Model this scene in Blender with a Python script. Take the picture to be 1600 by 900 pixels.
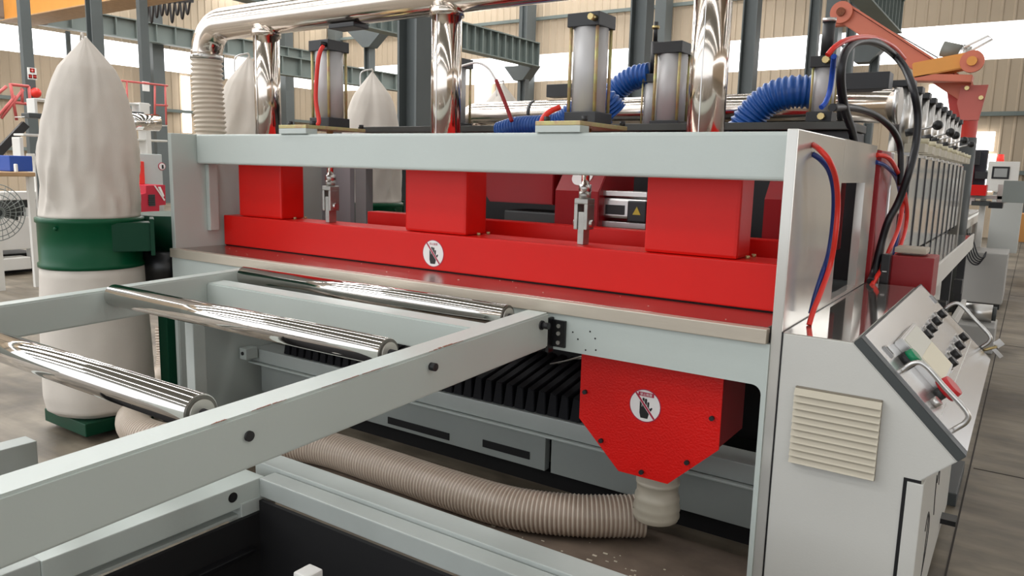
import bpy, bmesh, math, random
from mathutils import Vector, Matrix, noise
random.seed(7)
scene = bpy.context.scene
col = scene.collection
for o in list(bpy.data.objects): bpy.data.objects.remove(o)

# ------------------------------------------------------------------ camera
FPX = 1192.55
CAM = Vector((0.0, -2.3, 1.42))
YAW, PITCH, ROLL = (math.radians(a) for a in (-33.96, 8.959, -1.452))
_f = Vector((math.sin(YAW)*math.cos(PITCH), math.cos(YAW)*math.cos(PITCH), -math.sin(PITCH)))
_r = Vector((math.cos(YAW), -math.sin(YAW), 0))
_d = _f.cross(_r)
_R = math.cos(ROLL)*_r + math.sin(ROLL)*_d
_D = -math.sin(ROLL)*_r + math.cos(ROLL)*_d
cd = bpy.data.cameras.new('camera'); cam = bpy.data.objects.new('camera', cd); col.objects.link(cam)
cd.sensor_width = 36.0; cd.lens = FPX/1600*36.0; cd.clip_start = 0.05; cd.clip_end = 200
m = Matrix((_R, -_D, -_f)).transposed().to_4x4(); m.translation = CAM
cam.matrix_world = m
scene.camera = cam

def at(u, v, ax, val):
    """point of the place seen at photo coordinates (u, v) on the plane ax = val"""
    d = _R*((u-800)/FPX) + _D*((v-450)/FPX) + _f
    i = 'xyz'.index(ax)
    return CAM + d*((val-CAM[i])/d[i])

# ------------------------------------------------------------------ world, light, exposure
w = bpy.data.worlds.new('overcast_sky'); scene.world = w; w.use_nodes = True
bg = w.node_tree.nodes['Background']
bg.inputs[0].default_value = (0.93, 0.96, 1.0, 1); bg.inputs[1].default_value = 1.5
scene.view_settings.view_transform = 'Standard'
scene.view_settings.look = 'None'
scene.view_settings.exposure = 0.18
scene.view_settings.gamma = 1.0
scene.view_settings.use_curve_mapping = False
SKYLIGHT = 8.0      # daylight through the translucent roof sheets
WINDOW = 2.2        # daylight through the window bands

# ------------------------------------------------------------------ materials
def srgb(c):
    return tuple((x/255/12.92 if x/255 <= .04045 else ((x/255+.055)/1.055)**2.4) for x in c)
MATS = {}
def mat(name, c, rough=.5, metal=0, var=.0, scale=6, bump=0, bscale=60, emit=0, alpha=1, coat=0, spec=.5, trans=0, stretch=None, dark=None):
    if name in MATS: return MATS[name]
    M = bpy.data.materials.new(name); M.use_nodes = True
    nt = M.node_tree; b = nt.nodes['Principled BSDF']
    rgb = (*srgb(c), 1)
    b.inputs['Base Color'].default_value = rgb
    b.inputs['Roughness'].default_value = rough; b.inputs['Metallic'].default_value = metal
    b.inputs['Coat Weight'].default_value = coat; b.inputs['Specular IOR Level'].default_value = spec
    b.inputs['Transmission Weight'].default_value = trans
    b.inputs['Alpha'].default_value = alpha
    if emit:
        b.inputs['Emission Color'].default_value = rgb; b.inputs['Emission Strength'].default_value = emit
    tc = None
    def coords(sc):
        nonlocal tc
        if tc is None:
            tc = nt.nodes.new('ShaderNodeNewGeometry')
        mp = nt.nodes.new('ShaderNodeMapping'); nt.links.new(tc.outputs['Position'], mp.inputs[0])
        s = stretch or (1, 1, 1); mp.inputs['Scale'].default_value = (sc*s[0], sc*s[1], sc*s[2])
        return mp.outputs[0]
    if var:
        n = nt.nodes.new('ShaderNodeTexNoise'); n.inputs['Scale'].default_value = 1; n.inputs['Detail'].default_value = 5
        nt.links.new(coords(scale), n.inputs['Vector'])
        r = nt.nodes.new('ShaderNodeValToRGB'); nt.links.new(n.outputs['Fac'], r.inputs[0])
        lo = srgb(dark) if dark else tuple(x*(1-var) for x in rgb[:3])
        r.color_ramp.elements[0].position = .3; r.color_ramp.elements[1].position = .7
        r.color_ramp.elements[0].color = (*lo, 1); r.color_ramp.elements[1].color = rgb
        nt.links.new(r.outputs[0], b.inputs['Base Color'])
    if bump:
        n = nt.nodes.new('ShaderNodeTexNoise'); n.inputs['Scale'].default_value = 1; n.inputs['Detail'].default_value = 3
        nt.links.new(coords(bscale), n.inputs['Vector'])
        bp = nt.nodes.new('ShaderNodeBump'); bp.inputs['Strength'].default_value = bump; bp.inputs['Distance'].default_value = .01
        nt.links.new(n.outputs['Fac'], bp.inputs['Height']); nt.links.new(bp.outputs[0], b.inputs['Normal'])
    MATS[name] = M
    return M
PAINT = mat('grey_green_paint', (188, 196, 191), .32, 0, .04, 3, .03, 90)
PAINT2 = mat('grey_paint_aged', (176, 182, 178), .42, 0, .10, 5, .04, 80)
CONSOLE = mat('console_paint', (200, 199, 193), .38, 0, .03, 2, .04, 160)
RED = mat('red_paint', (212, 20, 12), .38, 0, .06, 4, .03, 90, spec=.3)
REDHAM = mat('red_hammer_paint', (220, 20, 14), .38, 0, .07, 5, .22, 130, spec=.35)
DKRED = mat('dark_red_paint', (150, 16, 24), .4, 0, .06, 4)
CHROME = mat('chrome', (226, 222, 218), .07, 1, .03, 8)
DUCT = mat('polished_steel_duct', (226, 216, 206), .14, 1, .05, 4, .025, 25)
STEEL = mat('brushed_steel', (200, 190, 174), .36, .35, .12, 9, .03, 200, stretch=(.15, 1, 1))
SATIN = mat('satin_steel', (205, 203, 200), .3, 1, .06, 20)
MIRROR = mat('polished_sheet', (214, 212, 208), .10, 1, .04, 4)
ALU = mat('anodised_aluminium', (186, 184, 184), .4, .1, .04, 8)
ZINC = mat('yellow_zinc', (186, 186, 122), .4, .45, .5, 26, dark=(176, 138, 112))
BLACK = mat('black_iron', (34, 34, 36), .45, 0, .2, 12)
BLKPL = mat('black_plastic', (18, 18, 20), .35)
RUB = mat('black_rubber', (9, 9, 15), .6, 0, .2, 14, spec=.2)
VOID = mat('near_black', (6, 5, 8), .7, 0, .2, 5)
DKGREY = mat('dark_grey_plastic', (62, 66, 66), .45)
COLM = mat('column_paint', (86, 92, 92), .55, 0, .10, 2)
BEAMM = mat('crane_rail_paint', (112, 122, 118), .55, 0, .1, 2)
CLAD = mat('beige_cladding', (192, 174, 150), .6, 0, .10, .8)
ROOFM = mat('roof_sheet', (150, 150, 142), .7, 0, .1, 1)
WINM = mat('daylight_pane', (255, 255, 255), .4, emit=WINDOW)
SKYM = mat('skylight_sheet', (255, 255, 255), .4, emit=SKYLIGHT)
BAG = mat('filter_cloth', (216, 208, 198), .9, 0, .10, 5, .12, 300)
GREEN = mat('green_paint', (6, 80, 50), .34, 0, .12, 5, spec=.25)
GREENDK = mat('dark_green_paint', (8, 62, 42), .42, spec=.25)
HOSE = mat('beige_hose', (206, 194, 178), .4, 0, .06, 4)
CLEAR = mat('clear_ribbed_hose', (168, 148, 132), .28, 0, .10, 6)
CLRIB = mat('hose_rib', (206, 192, 176), .3)
BLUE = mat('blue_hose', (22, 80, 156), .32, 0, .1, 10)
TRED = mat('red_air_tube', (222, 48, 36), .3)
TBLUE = mat('blue_air_tube', (24, 48, 120), .3)
CABLE = mat('black_cable', (20, 20, 26), .4)
WHITE = mat('white_plastic', (232, 230, 226), .4)
PVC = mat('pale_pvc', (198, 190, 172), .42, 0, .1, 10)
BEIGE = mat('beige_plastic', (188, 180, 162), .5)
BTNGREEN = mat('green_button', (10, 130, 86), .25)
BTNRED = mat('red_button', (196, 32, 40), .3)
STK = mat('sticker_white', (232, 228, 226), .4)
STKRED = mat('sticker_red', (170, 36, 66), .4)
INK = mat('black_ink', (22, 20, 22), .5)
WHITEP = mat('white_machine_paint', (222, 220, 214), .4, 0, .05, 2)
ORANGE = mat('orange_paint', (222, 150, 66), .5, 0, .08, 3)
SALMON = mat('salmon_paint', (206, 112, 84), .45, 0, .08, 4)
CRIMSON = mat('crimson_paint', (186, 24, 52), .4)
HRED = mat('handrail_red', (200, 92, 88), .5)
BLUEB = mat('blue_bin', (36, 74, 160), .5)
WOOD = mat('wood', (186, 150, 110), .6, 0, .2, 8)
RUST = mat('rust', (140, 78, 52), .8, 0, .4, 60)
BRASS = mat('brass', (190, 170, 120), .3, .9)
GREYBOX = mat('grey_enclosure', (132, 138, 134), .5)
PAPER = mat('paper', (214, 206, 186), .8)
LAMP = mat('red_beacon', (230, 60, 50), .3, emit=.4)
SCREEN = mat('screen_grey', (150, 152, 150), .2)
def floor_mat():
    M = bpy.data.materials.new('stained_concrete'); M.use_nodes = True
    nt = M.node_tree; b = nt.nodes['Principled BSDF']; N = nt.nodes.new; L = nt.links.new
    g = N('ShaderNodeNewGeometry')
    n1 = N('ShaderNodeTexNoise'); n1.inputs['Scale'].default_value = 1.6; n1.inputs['Detail'].default_value = 8; n1.inputs['Distortion'].default_value = .6
    n2 = N('ShaderNodeTexNoise'); n2.inputs['Scale'].default_value = 9; n2.inputs['Detail'].default_value = 6
    L(g.outputs['Position'], n1.inputs['Vector']); L(g.outputs['Position'], n2.inputs['Vector'])
    r1 = N('ShaderNodeValToRGB'); L(n1.outputs['Fac'], r1.inputs[0])
    r1.color_ramp.elements[0].position = .32; r1.color_ramp.elements[1].position = .68
    r1.color_ramp.elements[0].color = (*srgb((84, 76, 64)), 1); r1.color_ramp.elements[1].color = (*srgb((146, 136, 120)), 1)
    mx = N('ShaderNodeMix'); mx.data_type = 'RGBA'; mx.blend_type = 'MULTIPLY'; mx.inputs[0].default_value = .55
    r2 = N('ShaderNodeValToRGB'); L(n2.outputs['Fac'], r2.inputs[0]); r2.color_ramp.elements[0].position = .3; r2.color_ramp.elements[1].position = .62
    r2.color_ramp.elements[0].color = (.5, .47, .44, 1); r2.color_ramp.elements[1].color = (1, 1, 1, 1)
    mp = N('ShaderNodeMapping'); mp.inputs['Scale'].default_value = (1.2, 9, 1); L(g.outputs['Position'], mp.inputs[0])
    n3 = N('ShaderNodeTexNoise'); n3.inputs['Scale'].default_value = 1.3; n3.inputs['Detail'].default_value = 7; L(mp.outputs[0], n3.inputs['Vector'])
    r3 = N('ShaderNodeValToRGB'); L(n3.outputs['Fac'], r3.inputs[0]); r3.color_ramp.elements[0].position = .38; r3.color_ramp.elements[1].position = .6
    r3.color_ramp.elements[0].color = (.55, .53, .5, 1); r3.color_ramp.elements[1].color = (1.15, 1.13, 1.1, 1)
    m3 = N('ShaderNodeMix'); m3.data_type = 'RGBA'; m3.blend_type = 'MULTIPLY'; m3.inputs[0].default_value = .5
    L(r1.outputs[0], m3.inputs[6]); L(r3.outputs[0], m3.inputs[7]); L(m3.outputs[2], mx.inputs[6]); L(r2.outputs[0], mx.inputs[7]); L(mx.outputs[2], b.inputs['Base Color'])
    rr = N('ShaderNodeMapRange'); L(n2.outputs['Fac'], rr.inputs[0]); rr.inputs[3].default_value = .3; rr.inputs[4].default_value = .62
    L(rr.outputs[0], b.inputs['Roughness'])
    bp = N('ShaderNodeBump'); bp.inputs['Strength'].default_value = .12; bp.inputs['Distance'].default_value = .02; L(n2.outputs['Fac'], bp.inputs['Height']); L(bp.outputs[0], b.inputs['Normal'])
    return M
FLOORM = floor_mat()

# ------------------------------------------------------------------ geometry helpers (all in world metres)
class G:
    def __init__(s): s.bm = bmesh.new()
    def box(s, x0, x1, y0, y1, z0, z1, bev=0, seg=2):
        x0, x1 = sorted((x0, x1)); y0, y1 = sorted((y0, y1)); z0, z1 = sorted((z0, z1))
        vs = [s.bm.verts.new(p) for p in ((x0,y0,z0),(x1,y0,z0),(x1,y1,z0),(x0,y1,z0),(x0,y0,z1),(x1,y0,z1),(x1,y1,z1),(x0,y1,z1))]
        fs = [s.bm.faces.new([vs[i] for i in q]) for q in ((3,2,1,0),(4,5,6,7),(0,1,5,4),(1,2,6,5),(2,3,7,6),(3,0,4,7))]
        if bev:
            es = list({e for f in fs for e in f.edges})
            bmesh.ops.bevel(s.bm, geom=es, offset=bev, segments=seg, affect='EDGES', profile=.6)
        return s
    def hexa(s, p, bev=0):
        """eight corners: bottom loop then top loop"""
        vs = [s.bm.verts.new(q) for q in p]
        fs = [s.bm.faces.new([vs[i] for i in q]) for q in ((3,2,1,0),(4,5,6,7),(0,1,5,4),(1,2,6,5),(2,3,7,6),(3,0,4,7))]
        if bev:
            es = list({e for f in fs for e in f.edges})
            bmesh.ops.bevel(s.bm, geom=es, offset=bev, segments=2, affect='EDGES')
        return s
    def bar(s, a, b, wdt, hgt, bev=0, up=(0, 0, 1)):
        """rectangular bar from a to b (axis through the centre)"""
        a, b = Vector(a), Vector(b); t = (b-a).normalized(); u = Vector(up)
        side = t.cross(u).normalized(); u = side.cross(t).normalized()
        def q(c): return [c-side*wdt/2-u*hgt/2, c+side*wdt/2-u*hgt/2, c+side*wdt/2+u*hgt/2, c-side*wdt/2+u*hgt/2]
        return s.hexa(q(a)+q(b), bev)
    def prism(s, pts, ax, a0, a1, bev=0):
        """2-D outline extruded along axis ax: x -> (y,z), y -> (x,z), z -> (x,y)"""
        def p3(p, a): return {'x': (a, p[0], p[1]), 'y': (p[0], a, p[1]), 'z': (p[0], p[1], a)}[ax]
        A = [s.bm.verts.new(p3(p, a0)) for p in pts]; B = [s.bm.verts.new(p3(p, a1)) for p in pts]
        n = len(pts); fs = [s.bm.faces.new(A[::-1]), s.bm.faces.new(B)]
        for i in range(n): fs.append(s.bm.faces.new((A[i], A[(i+1) % n], B[(i+1) % n], B[i])))
        bmesh.ops.recalc_face_normals(s.bm, faces=fs)
        if bev:
            es = [e for e in {e for f in fs[:2] for e in f.edges}]
            bmesh.ops.bevel(s.bm, geom=es, offset=bev, segments=2, affect='EDGES')
        return s
    def cyl(s, a, b, r, seg=20, r2=None, cap=True):
        a, b = Vector(a), Vector(b); r2 = r if r2 is None else r2
        return s.tube([a, b], lambda t: r+(r2-r)*t, seg, cap)
    def tube(s, pts, r, seg=12, cap=True):
        pts = [Vector(p) for p in pts]; n = len(pts)
        rf = r if callable(r) else (lambda t: r)
        t = (pts[1]-pts[0]).normalized()
        u = t.orthogonal().normalized(); rings = []
        for i, p in enumerate(pts):
            tn = (pts[min(i+1, n-1)]-pts[max(i-1, 0)]).normalized()
            u = (u-tn*u.dot(tn)).normalized(); v = tn.cross(u)
            rr = rf(i/(n-1))
            rings.append([s.bm.verts.new(p+(u*math.cos(2*math.pi*k/seg)+v*math.sin(2*math.pi*k/seg))*rr) for k in range(seg)])
        for i in range(n-1):
            for k in range(seg):
                f = s.bm.faces.new((rings[i][k], rings[i][(k+1) % seg], rings[i+1][(k+1) % seg], rings[i+1][k])); f.smooth = True
        if cap:
            s.bm.faces.new(rings[0][::-1]); s.bm.faces.new(rings[-1])
        return s
    def lathe(s, prof, c, seg=32, fn=None, cap=True):
        """prof: (r, z) list round the vertical through c"""
        rings = []
        for r, z in prof:
            ring = []
            for k in range(seg):
                a = 2*math.pi*k/seg
                q = fn(a, r, z) if fn else (r*math.cos(a), r*math.sin(a), z)
                ring.append(s.bm.verts.new((c[0]+q[0], c[1]+q[1], c[2]+q[2])))
            rings.append(ring)
        for i in range(len(rings)-1):
            for k in range(seg):
                f = s.bm.faces.new((rings[i][k], rings[i][(k+1) % seg], rings[i+1][(k+1) % seg], rings[i+1][k])); f.smooth = True
        if cap:
            s.bm.faces.new(rings[0][::-1]); s.bm.faces.new(rings[-1])
        return s
    def ball(s, c, r, seg=14):
        n = seg//2
        prof = [(max(r*math.sin(math.pi*i/n), 1e-4), -r*math.cos(math.pi*i/n)) for i in range(n+1)]
        return s.lathe(prof, c, seg)

def smooth(pts, n=8):
    """Catmull-Rom through pts"""
    P = [Vector(p) for p in pts]; P = [P[0]*2-P[1]]+P+[P[-1]*2-P[-2]]; out = []
    for i in range(1, len(P)-2):
        for k in range(n):
            t = k/n; a, b, c, d = P[i-1:i+3]
            out.append(.5*((2*b)+(c-a)*t+(2*a-5*b+4*c-d)*t*t+(3*b-a-3*c+d)*t**3))
    out.append(P[-2]); return out
def resample(pts, step):
    L = [0]
    for a, b in zip(pts, pts[1:]): L.append(L[-1]+(b-a).length)
    n = max(2, int(L[-1]/step)); out = []; j = 0
    for k in range(n+1):
        s = L[-1]*k/n
        while j < len(pts)-2 and L[j+1] < s: j += 1
        t = (s-L[j])/max(L[j+1]-L[j], 1e-9); out.append(pts[j].lerp(pts[j+1], min(max(t, 0), 1)))
    return out, L[-1]

# ------------------------------------------------------------------ object helpers
ORG = {}
def _link(name, g, m, org, parent):
    me = bpy.data.meshes.new(name)
    bmesh.ops.translate(g.bm, verts=g.bm.verts, vec=-org)
    g.bm.to_mesh(me); g.bm.free(); me.materials.append(m)
    o = bpy.data.objects.new(name, me); col.objects.link(o)
    if parent is not None:
        o.parent = parent; o.location = org-ORG[parent]
    else: o.location = org
    ORG[o] = org.copy()
    return o
def centre(g):
    vs = g.bm.verts; lo = [min(v.co[i] for v in vs) for i in range(3)]; hi = [max(v.co[i] for v in vs) for i in range(3)]
    return Vector(((lo[0]+hi[0])/2, (lo[1]+hi[1])/2, (lo[2]+hi[2])/2))
def part(name, g, m, parent, label=None):
    o = _link(name, g, m, centre(g), parent)
    if label: o['label'] = label
    return o
def solo(name, g, m, label, cat, group=None):
    o = _link(name, g, m, centre(g), None); o['label'] = label; o['category'] = cat
    if group: o['group'] = group
    return o
def struct(name, g, m):
    o = _link(name, g, m, centre(g), None); o['kind'] = 'structure'; return o
def thing(name, label, cat, loc, group=None):
    o = bpy.data.objects.new(name, None); col.objects.link(o); o.location = loc; o.empty_display_size = .1
    ORG[o] = Vector(loc); o['label'] = label; o['category'] = cat
    if group: o['group'] = group
    return o
def copy_tree(o, loc, label=None, rotz=None, scale=None, skip=()):
    c = o.copy(); col.objects.link(c); c.location = loc; ORG[c] = Vector(loc)
    if label: c['label'] = label
    if rotz is not None: c.rotation_euler.z = rotz
    if scale: c.scale = scale
    for p in list(o.children):
        if p.name.split('.')[0] in skip: continue
        q = p.copy(); col.objects.link(q); q.parent = c
        for s in list(p.children):
            t = s.copy(); col.objects.link(t); t.parent = q
    return c

# ================================================================== THE HALL
g = G(); g.box(-26, 12, -14, 22, -.2, 0); FL = struct('floor', g, FLOORM)
JOINT = mat('floor_joint', (52, 46, 42), .9)
for k, (a, b) in enumerate((((-.115, -3), (-.115, 19)), ((1.9, -3), (1.9, 19)))):
    part('floor_joint', G().box(a[0]-.0035, a[0]+.0035, a[1], b[1], -.001, .002), JOINT, FL)
for yy in (2.0, 5.5, 9.0, 12.5):
    part('floor_joint', G().box(-.1, 9, yy-.004, yy+.004, -.001, .0015), JOINT, FL)

def cladding(name, along, fixed, a0, a1, bands, m, depth=.022, pitch=.27):
    """ribbed metal sheet wall: real trapezoid ribs"""
    g = G(); sgn = 1
    for z0, z1 in bands:
        prof = []; a = a0
        while a < a1-1e-6:
            for da, dd in ((0, 0), (.30, 0), (.34, 1), (.39, 1), (.42, 0)):
                prof.append((a+da*pitch/.42, dd*depth))
            a += pitch
        prev = None
        for p, dd in prof:
            if along == 'y': q = (fixed+dd, p)
            else: q = (p, fixed-dd)
            cur = (g.bm.verts.new((*q, z0)), g.bm.verts.new((*q, z1)))
            if prev: g.bm.faces.new((prev[0], cur[0], cur[1], prev[1]))
            prev = cur
    return struct(name, g, m)
# left long wall x = -24 and the end wall y = 20: sheet below and above a daylight band
cladding('wall_left', 'y', -24, -6, 20, ((0, 4.27), (4.98, 7.4)), CLAD)
cladding('wall_back', 'x', 20, -24, 6, ((0, 4.3), (5.17, 9.2)), CLAD)
n = 0
yy = -6
while yy < 20:
    n += 1
    wd = struct(f'window_{n}', G().box(-24.06, -24.0, yy+.12, yy+4.9, 4.27, 4.98), WINM)
    part('window_frame', G().box(-24.0, -23.95, yy-.06, yy+.06, 4.2, 5.05), COLM, wd)
    yy += 5.2
xx = -24
while xx < 6:
    n += 1
    wd = struct(f'window_{n}', G().box(xx+.12, xx+4.68, 20.0, 20.06, 4.3, 5.17), WINM)
    part('window_frame', G().box(xx-.06, xx+.06, 19.95, 20.0, 4.25, 5.22), COLM, wd)
    xx += 4.8
# low windows and doorways that show as bright gaps low on the walls
for (u0, v0, u1, v1) in ((283, 118, 300, 208), (372, 86, 392, 128)):
    a, b = at(u0, v0, 'x', -23.9), at(u1, v1, 'x', -23.9); n += 1
    struct(f'window_{n}', G().box(-23.93, -23.9, a.y, b.y, b.z, a.z), WINM)
for (u0, v0, u1, v1) in ((742, 130, 766, 165), (1511, 206, 1552, 236), (1530, 240, 1550, 300), (1452, 132, 1484, 205)):
    a, b = at(u0, v0, 'y', 19.9), at(u1, v1, 'y', 19.9); n += 1
    struct(f'window_{n}', G().box(a.x, b.x, 19.9, 19.93, b.z, a.z), WINM)
# horizontal girts on the cladding
g = G()
for z in (1.6, 3.0): g.box(-23.95, -23.85, -6, 20, z-.05, z+.05)
struct('trim_1', g, BEAMM)
g = G()
for z in (1.6, 3.0, 6.3): g.box(-24, 6, 19.85, 19.95, z-.05, z+.05)
struct('trim_2', g, BEAMM)
# wall columns
k = 0
for y in (-3.5, 1.7, 6.9, 12.1, 17.3, 19.8):
    k += 1
    struct(f'column_{k}', G().box(-23.9, -23.45, y-.19, y+.19, 0, 7.4), COLM)
for x in (-19.2, -14.4, -9.6, -4.8, 0):
    k += 1
    struct(f'column_{k}', G().box(x-.17, x+.17, 19.35, 19.85, 0, 9), COLM)
# free-standing H columns down the hall
def hcol(x, y, s, h, name):
    g = G(); t = .03
    g.box(x-s/2, x-s/2+t, y-s/2, y+s/2, 0, h); g.box(x+s/2-t, x+s/2, y-s/2, y+s/2, 0, h); g.box(x-s/2+t, x+s/2-t, y-.02, y+.02, 0, h)
    return struct(name, g, COLM)
def hcol_at(u, x_or_y, val, wpx, h):
    global k
    p = at(u, 250, x_or_y, val); dep = (p-CAM).dot(_f); s = wpx/FPX*dep*.74; k += 1
    return hcol(p.x, p.y, s, h, f'column_{k}')
hcol_at(648, 'x', -6.0, 52, 7.5); hcol_at(992, 'x', -6.0, 36, 7.5); hcol_at(1159, 'x', -6.0, 30, 7.5); hcol_at(1255, 'y', 16.0, 20, 7.5)
hcol_at(160, 'x', -15, 23, 7); hcol_at(578, 'y', 16.5, 16, 6.5); hcol_at(816, 'y', 16.5, 14, 6.5); hcol_at(1312, 'y', 15, 17, 6); hcol_at(1352, 'y', 17, 17, 6)
# crane runway beams: I-section with web stiffeners
def runway(p0, p1, h, name, steps, axis):
    g = G(); p0, p1 = Vector(p0), Vector(p1); up = Vector((0, 0, 1)); s = .12
    for dz, hh, wd in ((0, .03, .3), (h, .03, .3)): g.bar(p0+up*dz, p1+up*dz, wd, hh)
    g.bar(p0+up*h/2, p1+up*h/2, .03, h)
    for i in range(steps+1):
        c = p0.lerp(p1, i/steps)+up*h/2
        if axis == 'y': g.box(c.x-.13, c.x+.13, c.y-.02, c.y+.02, c.z-h/2, c.z+h/2)
        else: g.box(c.x-.02, c.x+.02, c.y-.13, c.y+.13, c.z-h/2, c.z+h/2)
    return struct(name, g, BEAMM)
a = at(725, 78, 'x', -12); b = at(836, 104, 'x', -12)
runway((-12, a.y-8, b.z), (-12, b.y, b.z), .62, 'trim_3', 34, 'y')
a = at(1396, 52, 'x', -2.6)
runway((-2.6, a.y-9, a.z), (-2.6, a.y, a.z), .6, 'trim_4', 24, 'y')
runway((-23.2, -6, 5.0), (-23.2, 19.5, 5.0), .55, 'trim_5', 40, 'y')
a = at(452, 118, 'x', -18)
runway((-18, a.y-1, a.z), (-18, a.y+7, a.z), .5, 'trim_6', 12, 'y')
# column brackets under the runway
p = at(816, 104, 'y', 16.5)
struct('trim_7', G().prism([(p.x-.5, p.z), (p.x+.5, p.z), (p.x+.15, p.z-.4), (p.x-.15, p.z-.4)], 'y', 16.3, 16.7), COLM)
p = at(1352, 70, 'y', 16.9)
struct('trim_8', G().prism([(p.x-.5, p.z), (p.x+.5, p.z), (p.x+.15, p.z-.4), (p.x-.15, p.z-.4)], 'y', 16.7, 17.1), COLM)
p = at(578, 60, 'y', 16.4)
struct('trim_9', G().prism([(p.x-.9, p.z+.3), (p.x+.9, p.z+.3), (p.x+.14, p.z-.3), (p.x-.14, p.z-.3)], 'y', 16.2, 16.6), COLM)
# roof: two slopes with translucent sheets
def roof_z(x): return 7.4+(x+24)*.105 if x < -6 else 9.29-(x+6)*.105
g = G(); s = G()
for x0, x1, lit in ((-24, -6, True), (-6, 12, False)):
    y = -14
    while y < 20:
        for (ya, yb, gg) in (((y, y+2.8, g), (y+2.8, y+4.25, s)) if lit else ((y, y+4.0, g), (y+4.0, y+4.25, s))):
            z0, z1 = roof_z(x0), roof_z(x1)
            v = [gg.bm.verts.new(q) for q in ((x0, ya, z0), (x1, ya, z1), (x1, yb, z1), (x0, yb, z0))]; gg.bm.faces.new(v)
        y += 4.25
struct('ceiling', g, ROOFM); struct('ceiling_skylight', s, SKYM)
g = G()
for x in (-23, -21, -19, -17): g.box(x-.06, x+.06, -14, 20, roof_z(x)-.24, roof_z(x)-.03)
struct('trim_10', g, BEAMM)
g = G()   # lattice truss in the roof at the left
pa = at(215, 20, 'y', 9.0); 
for dz in (0, .75):
    g.bar((-23.5, 9, 6.2+dz*.6), (-8, 9, 6.6+dz*1.6), .09, .09)
for i in range(15):
    x = -23.5+i; z0 = 6.2+.4*i/15.5; z1 = 6.65+(1.15)*i/15.5
    g.bar((x, 9, z0), (x+.5, 9, z1), .05, .05); g.bar((x+.5, 9, z1), (x+1, 9, z0), .05, .05)
struct('trim_11', g, COLM)

# ================================================================== CUTTING MACHINE FRAME
FR = thing('cutter_frame', 'pale grey welded steel portal frame of the cutting machine beside the console', 'machine frame', (-2.14, .5, 0))
g = G(); X0, X1 = -.607, -.575
g.box(X0, X1, .0, .66, 0, 1.551, .004); g.box(X0, X1, .66, 1.12, 1.395, 1.551); g.box(X0, X1, 1.12, 1.33, 0, 1.551); g.box(X0, X1, .66, 1.12, 0, .97)
part('side_plate', g, mat('side_plate_paint', (208, 206, 200), .18, .4, .05, 3), FR, 'glossy right side plate with a window cut in it')
g = G(); g.box(-3.70, -3.67, 0, 1.0, 0, 1.551, .004)
part('side_plate', g, PAINT, FR)
part('inner_strut', G().box(-.80, -.64, .86, .90, .5, 1.5, .004), PAINT2, FR)
# front portal plate with rounded inside corners
def arc(cx, cz, r, a0, a1, n=6): return [(cx+r*math.cos(math.radians(a0+(a1-a0)*i/n)), cz+r*math.sin(math.radians(a0+(a1-a0)*i/n))) for i in range(n+1)]
zt, zb, r = .914, .783, .03
pts = [(-3.70, 0), (-3.70, zt), (-.6065, zt), (-.6065, 0), (-.622, 0)] + arc(-.622-r, zb-r, r, 0, 90) + arc(-3.672+r, zb-r, r, 90, 180) + [(-3.672, 0)]
part('front_plate', G().prism(pts, 'y', -.004, .02), PAINT, FR)
g = G(); g.box(-3.669, -.608, .14, .24, 1.399, 1.551, .012, 3); part('cross_beam', g, PAINT, FR)
part('guide_strut', G().box(-3.669, -3.64, .19, .245, 1.045, 1.399, .004), PAINT, FR)
part('guide_strut', G().box(-.64, -.609, .19, .245, 1.045, 1.399, .004), PAINT, FR)
# lower beam behind the apron
part('lower_beam', G().box(-3.669, -.608, .45, .60, .272, .348, .004), PAINT2, FR)
part('beam_lip', G().box(-3.669, -.608, .425, .45, .262, .272, .003), PAINT, FR)
g = G()
for a, b in ((-3.6, -2.95), (-2.9, -1.66), (-1.63, -.62)): g.box(a, b, .46, .50, .095, .262, .003)
g2 = part('lower_panel', g, mat('lower_panel_paint', (150, 156, 152), .45, 0, .1, 4), FR)
part('slot', G().box(-2.0, -1.74, .456, .46, .13, .165), VOID, g2)
part('slot', G().box(-2.6, -2.2, .456, .46, .115, .15), VOID, g2)
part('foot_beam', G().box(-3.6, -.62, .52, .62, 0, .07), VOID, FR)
part('rear_beam', G().box(-3.669, -.608, .90, 1.0, .55, .70, .004), PAINT2, FR)
g = G(); g.box(-3.66, -3.60, .36, .44, .30, .365, .004); part('bracket', g, PAINT, FR); 
part('bolt', G().cyl((-3.63, .355, .335), (-3.63, .37, .335), .011, 8), BLACK, FR)
# weld spatter and tapped holes in the front plate
for u, v in ((895, 519), (922, 518), (903, 530), (930, 529), (915, 547), (931, 547), (884, 510)):
    p = at(u, v, 'y', -.004)
    part('tapped_hole', G().cyl((p.x, -.0048, p.z), (p.x, -.003, p.z), .0032, 8), BLACK, FR)

WP = thing('work_plate', 'long stainless steel work plate in front of the red clamp beam', 'work plate', (-2.16, .2, .91))
part('plate', G().box(-3.669, -.625, .02, .48, .936, .96, .003), mat('work_plate_steel', (188, 180, 172), .26, 1, .14, 5, .03, 120), WP)
g = G(); g.box(-3.70, -.616, -.016, .02, .914, .96, .003); part('front_lip', g, STEEL, WP)
g = G()
for i in range(26):
    x = random.uniform(-3.6, -.7); y = random.uniform(.05, .26); s = random.uniform(.0008, .002)
    g.box(x, x+s*random.uniform(1, 5), y, y+s, .9602, .9602+s*.4)
o = part('chip', g, PAPER, WP); o['kind'] = 'stuff'

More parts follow.
